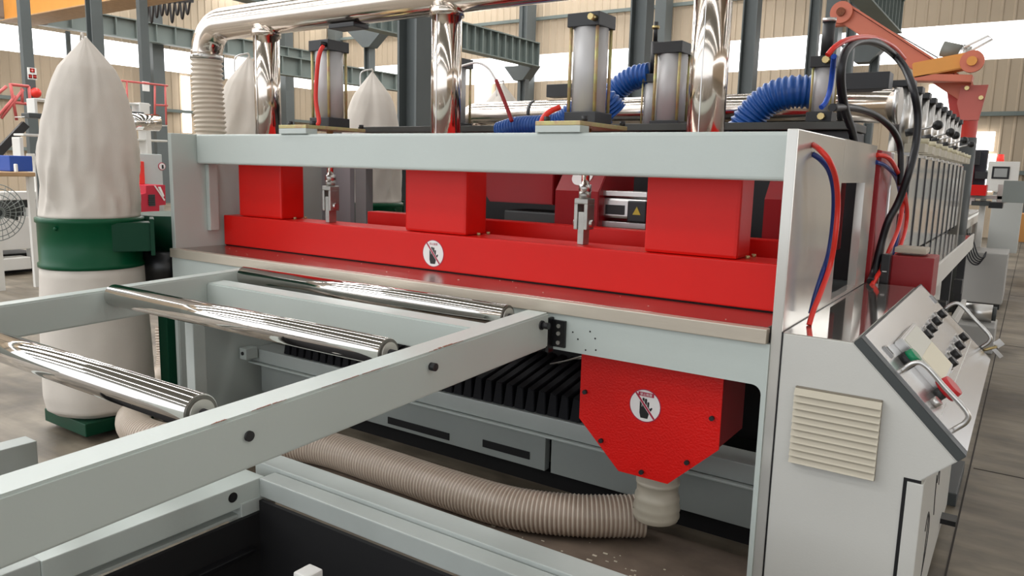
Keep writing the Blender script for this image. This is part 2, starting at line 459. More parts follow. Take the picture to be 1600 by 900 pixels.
# ------------------------------------------------------------------ stickers
def hand_sticker(cx, cy, cz, r, parent, block=False):
    """round do-not-touch sticker facing -y"""
    def disc(rr, y0, y1): return G().prism([(cx+rr*math.cos(2*math.pi*i/40), cz+rr*math.sin(2*math.pi*i/40)) for i in range(40)], 'y', y0, y1)
    s = part('sticker', disc(r, cy-.0012, cy), STKRED, parent, 'round white no-touching sticker with a struck-out black hand')
    part('disc', disc(r*.94, cy-.0016, cy-.0012), STK, s)
    k = r/.061; g = G()
    def P(pts, y=cy-.0021): g.prism([(cx+a*k, cz+b*k) for a, b in pts], 'y', y, cy-.0016)
    P([(-.015, -.046), (.012, -.046), (.017, -.026), (.018, -.006), (-.020, -.004), (-.020, -.028)])
    for x0, x1, z1 in ((-.020, -.0125, .020), (-.0105, -.003, .029), (-.001, .0065, .027), (.0085, .0155, .016)):
        P([(x0, -.006), (x1, -.006), (x1+.001, z1-.003), (x1-.002, z1), (x0+.002, z1), (x0, z1-.003)])
    P([(.014, -.028), (.020, -.022), (.029, -.006), (.027, -.002), (.023, -.004), (.013, -.014)])
    part('hand', g, INK, s)
    for wdt, m_, y in ((.0105, STK, .0023), (.0072, STKRED, .0026)):
        a = Vector((-.036, .044)); b = Vector((.037, -.043)); t = (b-a).normalized(); nn = Vector((-t.y, t.x))*wdt/2
        g = G(); g.prism([((cx+q.x*k), (cz+q.y*k)) for q in (a-nn, b-nn, b+nn, a+nn)], 'y', cy-y, cy-y+.0003); part('bar', g, m_, s)
    cu = bpy.data.curves.new('warning_text', 'FONT'); cu.body = '禁止触摸'; cu.align_x = 'CENTER'; cu.size = .0115*k
    to = bpy.data.objects.new('t', cu); col.objects.link(to)
    me = bpy.data.meshes.new_from_object(to.evaluated_get(bpy.context.evaluated_depsgraph_get())); bpy.data.objects.remove(to)
    me.transform(Matrix.Rotation(math.radians(90), 4, 'X')); me.materials.append(STK if block else STKRED)
    o = bpy.data.objects.new('warning_text', me); col.objects.link(o); o.parent = s; org = Vector((cx+.003*k, cy-.0028, cz+.0375*k)); o.location = org-ORG[s]; ORG[o] = org
    if block: part('text_block', G().box(cx-.027*k, cx+.033*k, cy-.0026, cy-.0022, cz+.0345*k, cz+.0495*k), STKRED, s)
    return s

# ================================================================== RED CLAMP BEAM
CB = thing('clamp_beam', 'long red clamp beam with three red dust hoods above the work plate', 'clamp beam', (-2.14, .37, .962))
part('front_beam', G().box(-3.652, -.645, .28, .46, .964, 1.125, .006, 3), RED, CB)
part('pressure_pad', G().box(-3.645, -.65, .285, .45, .9605, .9645), RUB, CB)
for hx in (-3.365, -2.170, -.995):
    hd = part('dust_hood', G().box(hx-.174, hx+.174, .298, .448, 1.126, 1.46, .012, 2), RED, CB)
    for dx in (.05, .12): part('bolt', G().cyl((hx+.174+.016, .32+dx, 1.125), (hx+.174+.016, .32+dx, 1.136), .008, 8), ZINC, hd)
    part('bolt', G().cyl((hx-.19, .36, 1.125), (hx-.19, .36, 1.136), .008, 8), ZINC, hd)
p = at(677, 396, 'y', .28); hand_sticker(p.x, .28, p.z, .061, CB)

RB = thing('rear_guide_beam', 'slim red beam running behind the red dust hoods', 'beam', (-1.9, .66, 1.0))
part('beam', G().box(-2.90, -.608, .62, .70, 1.04, 1.174, .005), RED, RB)
part('stay', G().box(-2.88, -2.82, .64, .68, .70, 1.04), DKRED, RB); part('stay_foot', G().box(-2.88, -2.82, .64, .92, .68, .70), DKRED, RB)

# ================================================================== PNEUMATIC CYLINDERS
def cylinder(name, label, x, y, z0, z1, a, tr, group, rod=None, plate=True, cap_h=.05):
    """square-flanged tie-rod cylinder standing on z0; rod = clevis end height"""
    t = thing(name, label, 'cylinder', (x, y, z0), group)
    h = a/2
    part('base_flange', G().box(x-h, x+h, y-h, y+h, z0, z0+cap_h*.9, .003), BLACK, t)
    part('end_cap', G().box(x-h, x+h, y-h, y+h, z1-cap_h, z1, .003), BLACK, t)
    part('barrel', G().cyl((x, y, z0+cap_h*.9), (x, y, z1-cap_h), tr, 32), ALU, t)
    q = h-.012
    for sx in (-1, 1):
        for sy in (-1, 1):
            part('tie_rod', G().cyl((x+sx*q, y+sy*q, z0+cap_h*.9), (x+sx*q, y+sy*q, z1-cap_h), .0068 if a > .11 else .005, 10), ZINC, t)
    return t
CG = 'pneumatic clamp cylinders on the front beam'
def front_cyl(x, y, label, fitting):
    t = cylinder('pneumatic_cylinder', label, x, y, 1.592, 2.0, .136, .0665, CG)
    bp = part('mounting_plate', G().box(x-.09, x+.10, .132, .515, 1.576, 1.592, .002), ZINC, t)
    part('riser_block', G().box(x-.09, x+.10, .132, .20, 1.551, 1.576, .002), PAINT, t)
    for dx, dy in ((-.075, .15), (.085, .15), (-.075, -.16), (.085, -.16)):
        part('bolt', G().cyl((x+dx, y+dy-.02, 1.592), (x+dx, y+dy-.02, 1.612), .012, 6), BLACK, t)
    # rod, clevis and pin holding the clamp beam
    part('piston_rod', G().cyl((x, y, 1.345), (x, y, 1.592), .016, 16), CHROME, t)
    part('rod_nut', G().cyl((x, y, 1.333), (x, y, 1.362), .026, 6), SATIN, t)
    cl = G(); cl.cyl((x, y, 1.305), (x, y, 1.335), .024, 16)
    cl.box(x-.030, x+.030, y-.03, y+.03, 1.285, 1.307, .004); cl.box(x-.030, x-.014, y-.03, y+.03, 1.185, 1.287, .004); cl.box(x+.014, x+.030, y-.03, y+.03, 1.185, 1.287, .004)
    part('clevis', cl, mat('galvanised', (176, 174, 168), .35, .8, .2, 30), t)
    part('tongue', G().box(x-.0135, x+.0135, y-.025, y+.025, 1.1255, 1.255, .003), mat('galvanised', (0, 0, 0)), t)
    part('pin', G().cyl((x-.042, y, 1.21), (x+.042, y, 1.21), .014, 14), SATIN, t)
    part('fitting', G().cyl((x+.05, y-.068, 1.975), (x+.05, y-.105, 1.975), .012, 8), BRASS if fitting else BLACK, t)
    return t
front_cyl(-2.905, .37, 'silver air cylinder with black caps on the beam nearest the ribbed beige hose', 0)
front_cyl(-1.463, .37, 'large silver air cylinder with black caps at the middle of the front beam', 1)
# red tube on the first cylinder, and at the foot of the second
def tube_obj(name, pts, r, m, label, cat, seg=10, n=8): return solo(name, G().tube(smooth(pts, n), r, seg), m, label, cat)
tube_obj('air_tube', [(-2.845, .28, 1.965), (-2.85, .262, 1.93), (-2.86, .255, 1.86), (-2.872, .254, 1.72), (-2.862, .262, 1.62), (-2.866, .25, 1.594)], .010, TRED, 'red air tube running down the cylinder nearest the ribbed hose', 'air tube')
tube_obj('air_tube', [(-1.55, .30, 1.655), (-1.57, .27, 1.64), (-1.59, .25, 1.615), (-1.60, .25, 1.588), (-1.60, .25, 1.556)], .011, TRED, 'short red air tube at the foot of the middle cylinder', 'air tube')

# second bank behind the frame
c3 = cylinder('pneumatic_cylinder', 'silver air cylinder with black caps just left of the tallest chrome drop pipe', -1.40, 1.02, 1.60, 1.985, .136, .066, 'air cylinders of the second station')
c6 = cylinder('pneumatic_cylinder', 'air cylinder almost hidden behind the middle chrome drop pipe', -2.80, 1.22, 1.62, 2.02, .15, .0635, 'air cylinders of the second station')
c7 = cylinder('pneumatic_cylinder', 'small dark air cylinder behind the middle of the front beam, next to the blue hose', -1.75, 1.60, 1.62, 1.93, .105, .045, 'slim air cylinders with adjusting screws', cap_h=.045)
part('adjusting_screw', G().cyl((-1.75, 1.6, 1.93), (-1.75, 1.6, 2.10), .02, 12), BLACK, c7); part('screw_tip', G().cyl((-1.75, 1.6, 2.10), (-1.75, 1.6, 2.20), .012, 10), BLACK, c7); part('lock_nut', G().cyl((-1.75, 1.6, 2.165), (-1.75, 1.6, 2.18), .022, 6), BRASS, c7)
c5 = cylinder('pneumatic_cylinder', 'slim air cylinder standing on a black plate above the right side plate', -.755, 1.06, 1.635, 1.895, .10, .043, 'slim air cylinders with adjusting screws', cap_h=.045)
part('adjusting_screw', G().cyl((-.755, 1.06, 1.895), (-.755, 1.06, 2.035), .024, 12), BLACK, c5); part('lock_nut', G().cyl((-.755, 1.06, 2.03), (-.755, 1.06, 2.045), .03, 6), SATIN, c5)
part('piston_rod', G().cyl((-.755, 1.06, 1.50), (-.755, 1.06, 1.61), .018, 14), CHROME, c5)
for dz in (1.655, 1.875): part('fitting', G().cyl((-.74, 1.005, dz), (-.74, .98, dz), .014, 8), BRASS, c5)

# second station: portal with black head plate, red hoods and motors
ST = thing('second_station', 'dark second cutting station behind the red clamp beam', 'machine', (-2.1, 1.3, 0))
part('head_plate', G().box(-3.3, -.62, .95, 1.30, 1.60, 1.632, .003), mat('dark_steel', (70, 70, 66), .4, .5, .2, 8), ST)
part('carriage', G().box(-1.10, -.63, 1.0, 1.32, 1.40, 1.598, .003), BLACK, ST)
part('base_bed', G().box(-3.3, -.7, 1.0, 1.85, 0, .9), DKGREY, ST)
part('rear_wall', G().box(-3.2, -.64, 1.81, 1.85, .9, 1.55), BLACK, ST)
ux = [at(u_, 300, 'y', 1.02).x for u_ in (496, 547, 551, 568)]
part('upright', G().box(ux[0], ux[1], 1.02, 1.06, .9, 1.6, .003), mat('grey_upright', (160, 156, 160), .5, 0, .05, 3), ST)
part('upright', G().box(ux[2], ux[3], 1.04, 1.10, .9, 1.6, .003), mat('grey_upright2', (140, 138, 138), .5, 0, .05, 3), ST)
def saw_hood(x, label):
    g = G(); g.prism([(.92, 1.10), (.92, 1.318), (1.02, 1.44), (1.30, 1.44), (1.30, 1.10)], 'x', x-.12, x+.12, .004)
    h = thing('saw_hood', label, 'saw hood', (x, 1.1, 1.1), 'red saw hoods of the second station')
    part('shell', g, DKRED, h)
    # round sticker on the sloping face
    nrm = Vector((0, -.122, .1)).normalized(); c = Vector((x, .975, 1.385))
    part('sticker', G().cyl(c+nrm*.0, c+nrm*.004, .055, 28), STK, h)
    return h
saw_hood(at(901, 300, 'y', .92).x, 'red saw hood with white round sticker beside the silver motor')
saw_hood(-.80, 'red saw hood with white sticker seen past the right dust hood')
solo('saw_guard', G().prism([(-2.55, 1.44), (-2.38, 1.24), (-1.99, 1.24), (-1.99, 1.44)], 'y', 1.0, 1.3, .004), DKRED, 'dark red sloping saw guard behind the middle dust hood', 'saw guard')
solo('spindle_block', G().box(-2.30, -1.95, 1.02, 1.25, 1.0, 1.2, .01).cyl((-2.12, 1.1, .98), (-2.12, 1.1, 1.12), .07, 18), DKGREY, 'dark spindle block below the sloping red saw guard', 'spindle block')
MT = thing('servo_motor', 'silver and black motor with a yellow warning triangle', 'motor', (-1.45, 1.1, 1.1))
mx0, mx1 = at(939, 320, 'y', .98).x, at(1012, 320, 'y', .98).x; mz = lambda v: at(975, v, 'y', .98).z
part('housing', G().box(mx0, mx1, .98, 1.16, mz(342), mz(310), .012), SATIN, MT)
part('top_rail', G().box(mx0+.005, mx1, .965, 1.1, mz(307), mz(299), .002), SATIN, MT); part('bottom_rail', G().box(mx0+.005, mx1, .965, 1.1, mz(356), mz(347), .002), SATIN, MT)
part('terminal_cover', G().box(at(981, 320, 'y', .96).x, at(1010, 320, 'y', .96).x, .955, .985, mz(346), mz(313), .006), BLKPL, MT)
part('rating_plate', G().box(at(947, 320, 'y', .98).x, at(976, 320, 'y', .98).x, .974, .981, mz(336), mz(321)), BLKPL, MT)
q_ = at(995, 330, 'y', .955); q = (q_.x, q_.z)
part('warning_triangle', G().prism([(q[0]-.02, q[1]-.017), (q[0]+.02, q[1]-.017), (q[0], q[1]+.02)], 'y', .952, .9555), mat('warning_yellow', (196, 170, 50), .4), MT)

# ================================================================== EXHAUST DUCT
ED = thing('exhaust_duct', 'polished steel exhaust duct with three drop pipes to the red hoods', 'duct', (-2.4, .385, 1.46))
R_ = .083; zc = 2.152; yc = .385; xe = -3.905
path = [Vector((xe, yc, 1.985)), Vector((xe, yc, 2.0))]
rb = .17
for i in range(9):
    a = math.radians(180-i*90/8); path.append(Vector((xe+rb+rb*math.cos(a), yc, zc-rb+.0+rb*math.sin(a))))
path += [Vector((-3.4, yc, zc)), Vector((-2.2, yc, zc)), Vector((-1.0, yc, zc)), Vector((-.2, yc, zc))]
part('main_pipe', G().tube(path, R_, 40), DUCT, ED)
for x, y in ((-3.375, .374), (-2.175, .374), (-.990, .374)):
    dp = part('drop_pipe', G().cyl((x, y, 1.46), (x, y, 2.11), .066, 36), DUCT, ED)
    part('collar', G().tube([(x, y, 2.055), (x, y, 2.09)], .075, 32), DUCT, dp)
    part('weld_seam', G().box(x-.0015, x+.0015, y-.0675, y-.066, 1.46, 2.055), SATIN, dp)
part('clamp', G().cyl((xe, yc, 1.972), (xe, yc, 1.995), .088, 32), SATIN, ED)
part('clamp_screw', G().cyl((xe+.02, yc-.095, 1.985), (xe+.07, yc-.09, 1.985), .008, 8), SATIN, ED)
part('hanger', G().box(-2.87, -2.70, yc-.05, yc+.05, zc-.10, zc-.078, .004), BLACK, ED)

def ribbed(pts, r, amp, pitch, seg=28, spp=6):
    """corrugated hose: radius waves along the path"""
    P, L = resample(smooth(pts, 24), pitch/spp); n = len(P)-1
    g = G(); g.tube(P, lambda t: r+amp*math.cos(2*math.pi*(t*n)/spp), seg, True); return g
solo('ribbed_hose', ribbed([(xe, yc, 1.97), (xe-.002, yc, 1.8), (xe+.01, yc, 1.6), (xe+.01, yc, 1.35), (xe, yc+.1, 1.05)], .082, .006, .026), HOSE, 'beige ribbed hose hanging from the elbow of the steel duct', 'hose')

# second horizontal duct behind
D2 = thing('exhaust_duct', 'polished steel duct lying behind the second station, ending at the haul-off', 'duct', (-1.8, 2.0, 1.69))
za = 1.772
pp = [Vector((-3.35, 2.0, 1.45)), Vector((-3.35, 2.0, 1.62))]+[Vector((-3.35+.15+.15*math.cos(math.radians(180-i*15)), 2.0, za-.15+.15*math.sin(math.radians(180-i*15)))) for i in range(7)]+[Vector((-2, 2, za)), Vector((-.62, 2, za))]
part('main_pipe', G().tube(pp, .083, 36), DUCT, D2)
for x in (-2.75, -.86): part('strap', G().cyl((x-.012, 2.0, za), (x+.012, 2.0, za), .0855, 36), BLACK, D2)
part('end_ring', G().cyl((-.62, 2, za), (-.595, 2, za), .09, 36), SATIN, D2)
solo('junction_box', G().box(-2.70, -2.42, 2.05, 2.15, 1.88, 1.96, .004).cyl((-2.42, 2.1, 1.92), (-2.36, 2.1, 1.92), .03, 12), BLACK, 'small black box on the duct left of the blue hose', 'box')
solo('junction_box', G().box(-.98, -.66, 2.02, 2.14, 1.86, 1.945, .004).cyl((-.98, 2.06, 1.89), (-1.04, 2.06, 1.89), .014, 10), BLACK, 'long black box on the duct end under the salmon jib arm', 'box')

# blue suction hoses
solo('blue_hose', ribbed([(-2.31, .98, 1.60), (-2.20, .98, 1.625), (-2.06, .98, 1.63), (-1.96, .99, 1.645), (-1.885, 1.0, 1.70), (-1.82, 1.03, 1.75), (-1.745, 1.06, 1.755), (-1.70, 1.10, 1.70)], .048, .0042, .017, 22), BLUE, 'blue ribbed hose bending up left of the middle cylinder', 'hose')
solo('blue_hose', ribbed([(-2.06, 1.6, 1.68), (-2.02, 1.6, 1.78), (-1.96, 1.6, 1.86), (-1.87, 1.6, 1.915), (-1.77, 1.6, 1.93)], .062, .005, .024, 22), BLUE, 'blue ribbed hose arching between the middle cylinder and the slim dark one', 'hose')
solo('blue_hose', ribbed([(-1.10, 1.1, 1.57), (-1.085, 1.1, 1.62), (-1.04, 1.1, 1.69), (-.97, 1.1, 1.745), (-.89, 1.1, 1.765), (-.82, 1.12, 1.765)], .066, .0045, .022, 24), BLUE, 'blue ribbed hose left of the slim cylinder above the right side plate', 'hose')
solo('blue_hose', ribbed([(-1.62, 1.3, 1.60), (-1.4, 1.3, 1.60), (-1.15, 1.3, 1.61), (-.95, 1.3, 1.62)], .022, .002, .012, 14), BLUE, 'thin blue hose lying along the top of the second station', 'hose')

# ================================================================== HOPPER, OUTLET, HOSE ON THE FLOOR
HP = thing('dust_hopper', 'red hammered-paint dust hopper with a no-touching sticker under the work plate', 'hopper', (-1.04, .25, .345))
out = [(-1.302, .80), (-1.302, .511), (-1.133, .347), (-.944, .347), (-.773, .511), (-.773, .80)]
part('front_cover', G().prism(out, 'y', .10, .106), REDHAM, HP)
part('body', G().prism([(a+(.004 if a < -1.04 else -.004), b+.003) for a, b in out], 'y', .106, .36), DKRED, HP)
for u, v in ((915, 612), (1113, 653), (940, 688), (1074, 722), (1003, 737)):
    p = at(u, v, 'y', .1); part('bolt', G().cyl((p.x, .10, p.z), (p.x, .088, p.z), .0085, 8), BLACK, HP)
p = at(1008, 634, 'y', .1); hand_sticker(p.x, .10, p.z, .060, HP, True)
prof = [(.074, .352), (.074, .30), (.080, .298), (.080, .285), (.076, .283), (.076, .245), (.081, .24), (.083, .225), (.081, .212), (.085, .20), (.087, .188), (.083, .178), (.086, .168), (.086, .158), (.081, .15), (.081, .147)]
part('outlet_sleeve', G().lathe(prof, (-1.035, .235, 0), 36), PVC, HP)
# ribbed clear hose lying on the floor
hp = [at(1004, 806, 'z', .105), at(900, 805, 'z', .10), at(800, 793, 'z', .095), at(700, 764, 'z', .095), at(600, 730, 'z', .095), at(500, 699, 'z', .095)]
hp += [at(u, v, 'z', .095) for u, v in ((400, 688), (310, 690), (240, 684), (208, 662), (222, 628), (252, 600))]
hp += [hp[-1]+Vector((-.06, .10, .10)), hp[-1]+Vector((-.10, .13, .32))]
HS = thing('floor_hose', 'clear ribbed hose lying on the floor under the roller table', 'hose', hp[2])
part('wall', G().tube(resample(smooth(hp, 20), .02)[0], .078, 28, False), CLEAR, HS)
P, L = resample(smooth(hp, 20), .0165)
g = G()
for i in range(0, len(P)-1):
    t = (P[min(i+1, len(P)-1)]-P[max(i-1, 0)]).normalized(); c = P[i]
    g.tube([c-t*.0045, c-t*.0018, c+t*.0018, c+t*.0045], lambda q: .0782+(.0034 if .2 < q < .8 else 0), 26, False)
part('rib', g, CLRIB, HS)['kind'] = 'stuff'
part('inner_sleeve', G().tube([P[0], P[3]], .072, 28, True), PVC, HS)

# black pleated bellows under the plate
BW = thing('bellows', 'black pleated rubber bellows under the work plate', 'bellows', (-2.2, .6, .35))
x = -3.40; pm = None; pw = .058
while x < -1.36:
    if pm is None:
        g = G(); g.hexa([(x, .46, .352), (x+pw*.9, .46, .352), (x+pw*.9, .86, .352), (x, .86, .352), (x+.006, .475, .452), (x+.040, .475, .446), (x+.040, .86, .52), (x+.006, .86, .526)], .003)
        pm = part('pleat', g, RUB, BW)
    else:
        o = pm.copy(); col.objects.link(o); o.parent = BW; o.location = pm.location+Vector((x+3.40, 0, 0)); ORG[o] = ORG[pm]
    x += pw
part('shade_backing', G().box(-3.60, -.61, .862, .885, .30, .66), VOID, FR)  # black sheet added behind the bellows so the gap reads as deep shade
solo('cable_bundle', G().tube(smooth([at(860, 569, 'y', .5), at(880, 565, 'y', .45), at(895, 561, 'y', .42), at(908, 557, 'y', .40)]), .004, 6).tube(smooth([at(872, 568, 'y', .5), at(892, 562, 'y', .45), at(908, 560, 'y', .40)]), .003, 6), SATIN, 'thin pale wires under the plate left of the hopper', 'wires')
solo('drive_unit', G().box(-.77, -.64, .66, .86, .35, .47, .004).cyl((-.72, .7, .47), (-.72, .7, .50), .03, 12), GREYBOX, 'small drive unit in the shadow right of the hopper', 'drive unit')
solo('paper_scrap', G().box(-2.74, -2.55, .66, .78, 0, .003), PAPER, 'pale scrap of paper on the floor under the machine, nearest the rail', 'paper')
solo('paper_scrap', G().box(-2.20, -2.02, .68, .84, 0, .003), PAPER, 'pale scrap of paper on the floor further along under the machine', 'paper')
# dusty boards on the floor beneath the machine
dust = mat('dusty_board', (128, 112, 98), .85, 0, .35, 7, .1, 40)
solo('floor_board', G().box(-3.4, -.66, -.12, .40, .0005, .012, .003), dust, 'dusty brown board lying under the floor hose', 'board')
g = G()
for i in range(90):
    u = random.random(); x = -.7-u*1.0; y = random.gauss(-.02, .09); s = random.uniform(.002, .008); zz = .0125
    g.box(x, x+s*random.uniform(1, 3.5), y, y+s, zz, zz+s*.4)
solo('debris', g, PAPER, 'scattered pale chips and dust on the board below the hopper', 'debris')['kind'] = 'stuff'

# ================================================================== ROLLER TABLE
RT = thing('roller_table', 'grey infeed roller table frame running towards the viewer', 'roller table', (-2.2, -.9, 0))
dv = Vector((-.0205, 1, .0255))
def rail(xo, xi, ztop, zbot, y0, y1, yref=-.04):
    def pt(x, z, y): return Vector((x, yref, z))+dv*(y-yref)
    return G().hexa([pt(xo, zbot, y0), pt(xi, zbot, y0), pt(xi, zbot, y1), pt(xo, zbot, y1), pt(xo, ztop, y0), pt(xi, ztop, y0), pt(xi, ztop, y1), pt(xo, ztop, y1)], .006)
nr = part('side_rail', rail(-1.453, -1.362, .921, .795, -2.6, -.04), PAINT, RT)
fr_ = part('side_rail', rail(-3.045, -2.972, .925, .80, -2.6, -.035), PAINT, RT)
for i, (yb, zb_) in enumerate(((-.092, .884), (-.696, .863), (-1.313, .838))):
    b = part('bolt', G().cyl((-1.362, yb, zb_), (-1.330, yb, zb_), .0115, 16), BLACK, nr)
    part('washer', G().cyl((-1.363, yb, zb_), (-1.355, yb, zb_), .0165, 18), BLACK, b)
for (yr, z_) in ((-.118, .902), (-.722, .886), (-1.325, .862)):
    ro = part('roller', G().cyl((-2.945, yr, z_), (-1.487, yr, z_), .0425, 40), CHROME, RT)
    part('end_ring', G().cyl((-1.488, yr, z_), (-1.484, yr, z_), .040, 32), mat('ring_steel', (120, 116, 110), .3, 1), ro)
    part('bearing', G().cyl((-1.484, yr, z_), (-1.479, yr, z_), .031, 28), mat('bearing_seal', (196, 192, 184), .35, .6), ro)
    part('axle', G().cyl((-2.97, yr, z_), (-1.455, yr, z_), .011, 14), BLACK, ro)
part('cross_tube', G().hexa([(-2.97, -.30, .79), (-1.46, -.335, .79), (-1.46, -.245, .79), (-2.97, -.21, .79), (-2.97, -.30, .886), (-1.46, -.335, .896), (-1.46, -.245, .898), (-2.97, -.21, .89)], .005), PAINT, RT)
# hinge bracket bolted to the portal
hb = part('hinge_bracket', G().box(-1.372, -1.310, -.014, -.004, .795, .892, .002).box(-1.374, -1.362, -.038, -.004, .775, .90, .002), BLKPL, RT)
for z_ in (.812, .845, .872): part('screw', G().cyl((-1.336, -.014, z_), (-1.336, -.019, z_), .0075, 10), SATIN, hb)
# rust and chipped paint on the near rail's edge
for y0, y1, ws in ((-.70, -.54, 1.6), (-1.10, -.86, .8), (-1.30, -1.20, 1.1), (-1.40, -1.36, 1.0)):
    g = G(); nseg = 7
    for i in range(nseg):
        a = y0+(y1-y0)*i/nseg; b = a+(y1-y0)/nseg*random.uniform(.6, 1.1); zt_ = .9212+(a+.04)*.0255; xo = -1.3635-(a+.04)*.0205
        wd = ws*random.uniform(.003, .006)*math.sin(math.pi*(i+.5)/nseg)
        g.hexa([(xo-wd-.002, a, zt_-.0006), (xo-.002, a, zt_-.0006), (xo-.002, b, zt_+.0004), (xo-wd-.002, b, zt_+.0004), (xo-wd-.002, a, zt_+.0003), (xo-.002, a, zt_+.0003), (xo-.002, b, zt_+.0011), (xo-wd-.002, b, zt_+.0011)])
    part('rust_patch', g, RUST, nr)
# floor frame of the table
ff = part('floor_side_beam', G().box(-2.20, -2.085, -1.42, -.70, .27, .35, .004), PAINT, RT)
part('hole', G().cyl((-2.0855, -.828, .318), (-2.083, -.828, .318), .017, 24), VOID, ff)
part('floor_cross_beam', G().box(-2.085, -.2, -.722, -.655, .285, .35, .004), PAINT2, RT)
part('floor_back_channel', G().box(-2.20, -.2, -.650, -.56, .31, .362, .003), PAINT2, RT)
part('frame_leg', G().box(-2.16, -2.09, -1.52, -1.42, 0, .352, .004), PAINT2, RT)
part('frame_leg', G().box(-2.18, -2.12, -.70, -.64, 0, .28, .004), PAINT2, RT)
part('frame_leg', G().box(-2.16, -2.08, -.80, -.66, .20, .285, .004), PAINT2, RT)
part('floor_side_beam', G().box(-3.12, -3.03, -2.3, -1.005, .24, .35, .004), PAINT2, RT)
part('frame_leg', G().box(-3.10, -3.04, -1.2, -1.12, 0, .24, .004), PAINT2, RT)
part('post', G().box(-2.99, -2.93, -.40, -.34, .0, .80, .004), PAINT2, RT)
part('ledge', G().box(-2.20, -2.10, -1.42, -.80, .235, .245), PAINT2, RT)
BN = thing('black_tray', 'black tray inside the floor frame of the roller table', 'bin', (-1.3, -1.4, 0))  # near-black base and two walls filling the floor frame
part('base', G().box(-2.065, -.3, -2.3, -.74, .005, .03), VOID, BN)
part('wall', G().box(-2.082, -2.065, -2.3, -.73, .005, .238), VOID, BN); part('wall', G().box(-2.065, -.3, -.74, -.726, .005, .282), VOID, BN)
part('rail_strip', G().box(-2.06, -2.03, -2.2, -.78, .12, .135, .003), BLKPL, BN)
p = at(505, 889, 'z', .30)
solo('corner_post', G().box(p.x-.055, p.x, p.y-.06, p.y, .03, .30, .006), WHITE, 'white square post standing in the black tray', 'post')

# ================================================================== CONTROL CONSOLE
CN = thing('control_console', 'grey control console with sloped button panel beside the portal frame', 'console', (-.35, .7, 0))
prof = [(-.5725, .953), (-.378, .953), (-.092, .668), (-.17, .595), (-.17, .04), (-.5725, .04)]
part('body', G().prism(prof, 'y', .0, 1.37, .003), CONSOLE, CN)
part('top_sheet', G().box(-.5725, -.380, .003, 1.365, .953, .9555), mat('console_top', (222, 218, 210), .07, .9, .03, 3), CN)
part('seam', G().box(-.575, -.571, .0, 1.36, .9535, .9565), BLKPL, CN); part('seam', G().box(-.575, -.5715, -.001, .003, .05, .955), BLKPL, CN)
part('plinth', G().box(-.55, -.21, .03, 1.3, 0, .04), BLACK, CN)
# frame of the sloped panel: s runs down the slope, n leaves it
e_s = Vector((.286, 0, -.285)).normalized(); e_n = Vector((.285, 0, .286)).normalized(); q0 = Vector((-.378, 0, .953))
def S(s, y, n=0): return q0+e_s*s+e_n*n+Vector((0, y, 0))
def sbox(s0, s1, y0, y1, n0, n1, bev=0): return G().hexa([S(s0, y0, n0), S(s1, y0, n0), S(s1, y1, n0), S(s0, y1, n0), S(s0, y0, n1), S(s1, y0, n1), S(s1, y1, n1), S(s0, y1, n1)], bev)
part('panel_frame', sbox(.0, .404, .0, 1.37, .001, .028, .002), DKGREY, CN)
pn = part('panel', sbox(.004, .400, .035, 1.335, .028, .031), mat('panel_steel', (204, 202, 200), .24, .75, .08, 5), CN)
part('engraved_line', sbox(.295, .297, .06, 1.30, .031, .0316), WHITE, pn)
ds = part('display_box', sbox(.075, .255, .235, .545, .031, .058, .003), SATIN, CN, 'raised silver meter box')
part('cover', sbox(.085, .235, .25, .53, .058, .060), mat('meter_face', (206, 204, 192), .4), ds)
part('label_strip', sbox(.155, .245, .26, .525, .060, .0612), mat('label_cream', (224, 216, 192), .5), ds)
def button(s, y, m, r=.0145, h=.02, nm='push_button', lab=None):
    b = part(nm, G().cyl(S(s, y, .031), S(s, y, .040), r*1.25, 22), SATIN, CN, lab)
    part('cap', G().cyl(S(s, y, .040), S(s, y, .040+h), r, 20), m, b); return b
for y in (.606, .744, .913, 1.10): button(.135, y, BLKPL, .017, .022)
for y in (.605, .748, .922, 1.106): button(.251, y, BLKPL, .017, .022)
for s_, y0 in ((.135, .606), (.251, .605)):
    for y in (y0, .746, .917, 1.103): part('bezel', sbox(s_-.024, s_+.024, y-.03, y+.03, .031, .034), SATIN, pn)
sb = part('start_button', G().cyl(S(.133, .177, .031), S(.133, .177, .052), .026, 22), BLKPL, CN, 'green start button')
part('cap', G().cyl(S(.133, .177, .052), S(.133, .177, .072), .025, 24, .021), BTNGREEN, sb)
es = part('stop_button', G().cyl(S(.262, .20, .031), S(.262, .20, .055), .018, 22), DKGREY, CN, 'red mushroom stop button')
part('cap', G().cyl(S(.262, .20, .055), S(.262, .20, .088), .036, 26, .031), BTNRED, es)
part('key_switch', G().cyl(S(.262, .10, .031), S(.262, .10, .05), .014, 16), SATIN, CN)
for y in (.085, 1.36):
    hd = smooth([S(.14, y, .028), S(.142, y, .07), S(.165, y, .088), S(.24, y, .088), S(.32, y, .088), S(.343, y, .07), S(.345, y, .028)], 6)
    part('handle', G().tube(hd, .0075, 12), SATIN, CN, 'bent steel handle')
for y in (.108, 1.31):
    lt = part('latch', sbox(.058, .10, y-.014, y+.014, .031, .038, .003), mat('latch_steel', (150, 148, 146), .25, .9), CN)
    part('slot', sbox(.066, .092, y-.005, y+.005, .038, .0385), BLKPL, lt)
ky = part('key', G().cyl(S(.36, 1.37, .03), S(.38, 1.40, .07), .006, 8), BRASS, CN)
part('key_blade', sbox(.37, .425, 1.40, 1.405, .05, .065), SATIN, ky); part('key_blade', sbox(.36, .39, 1.41, 1.415, .07, .10), SATIN, ky)
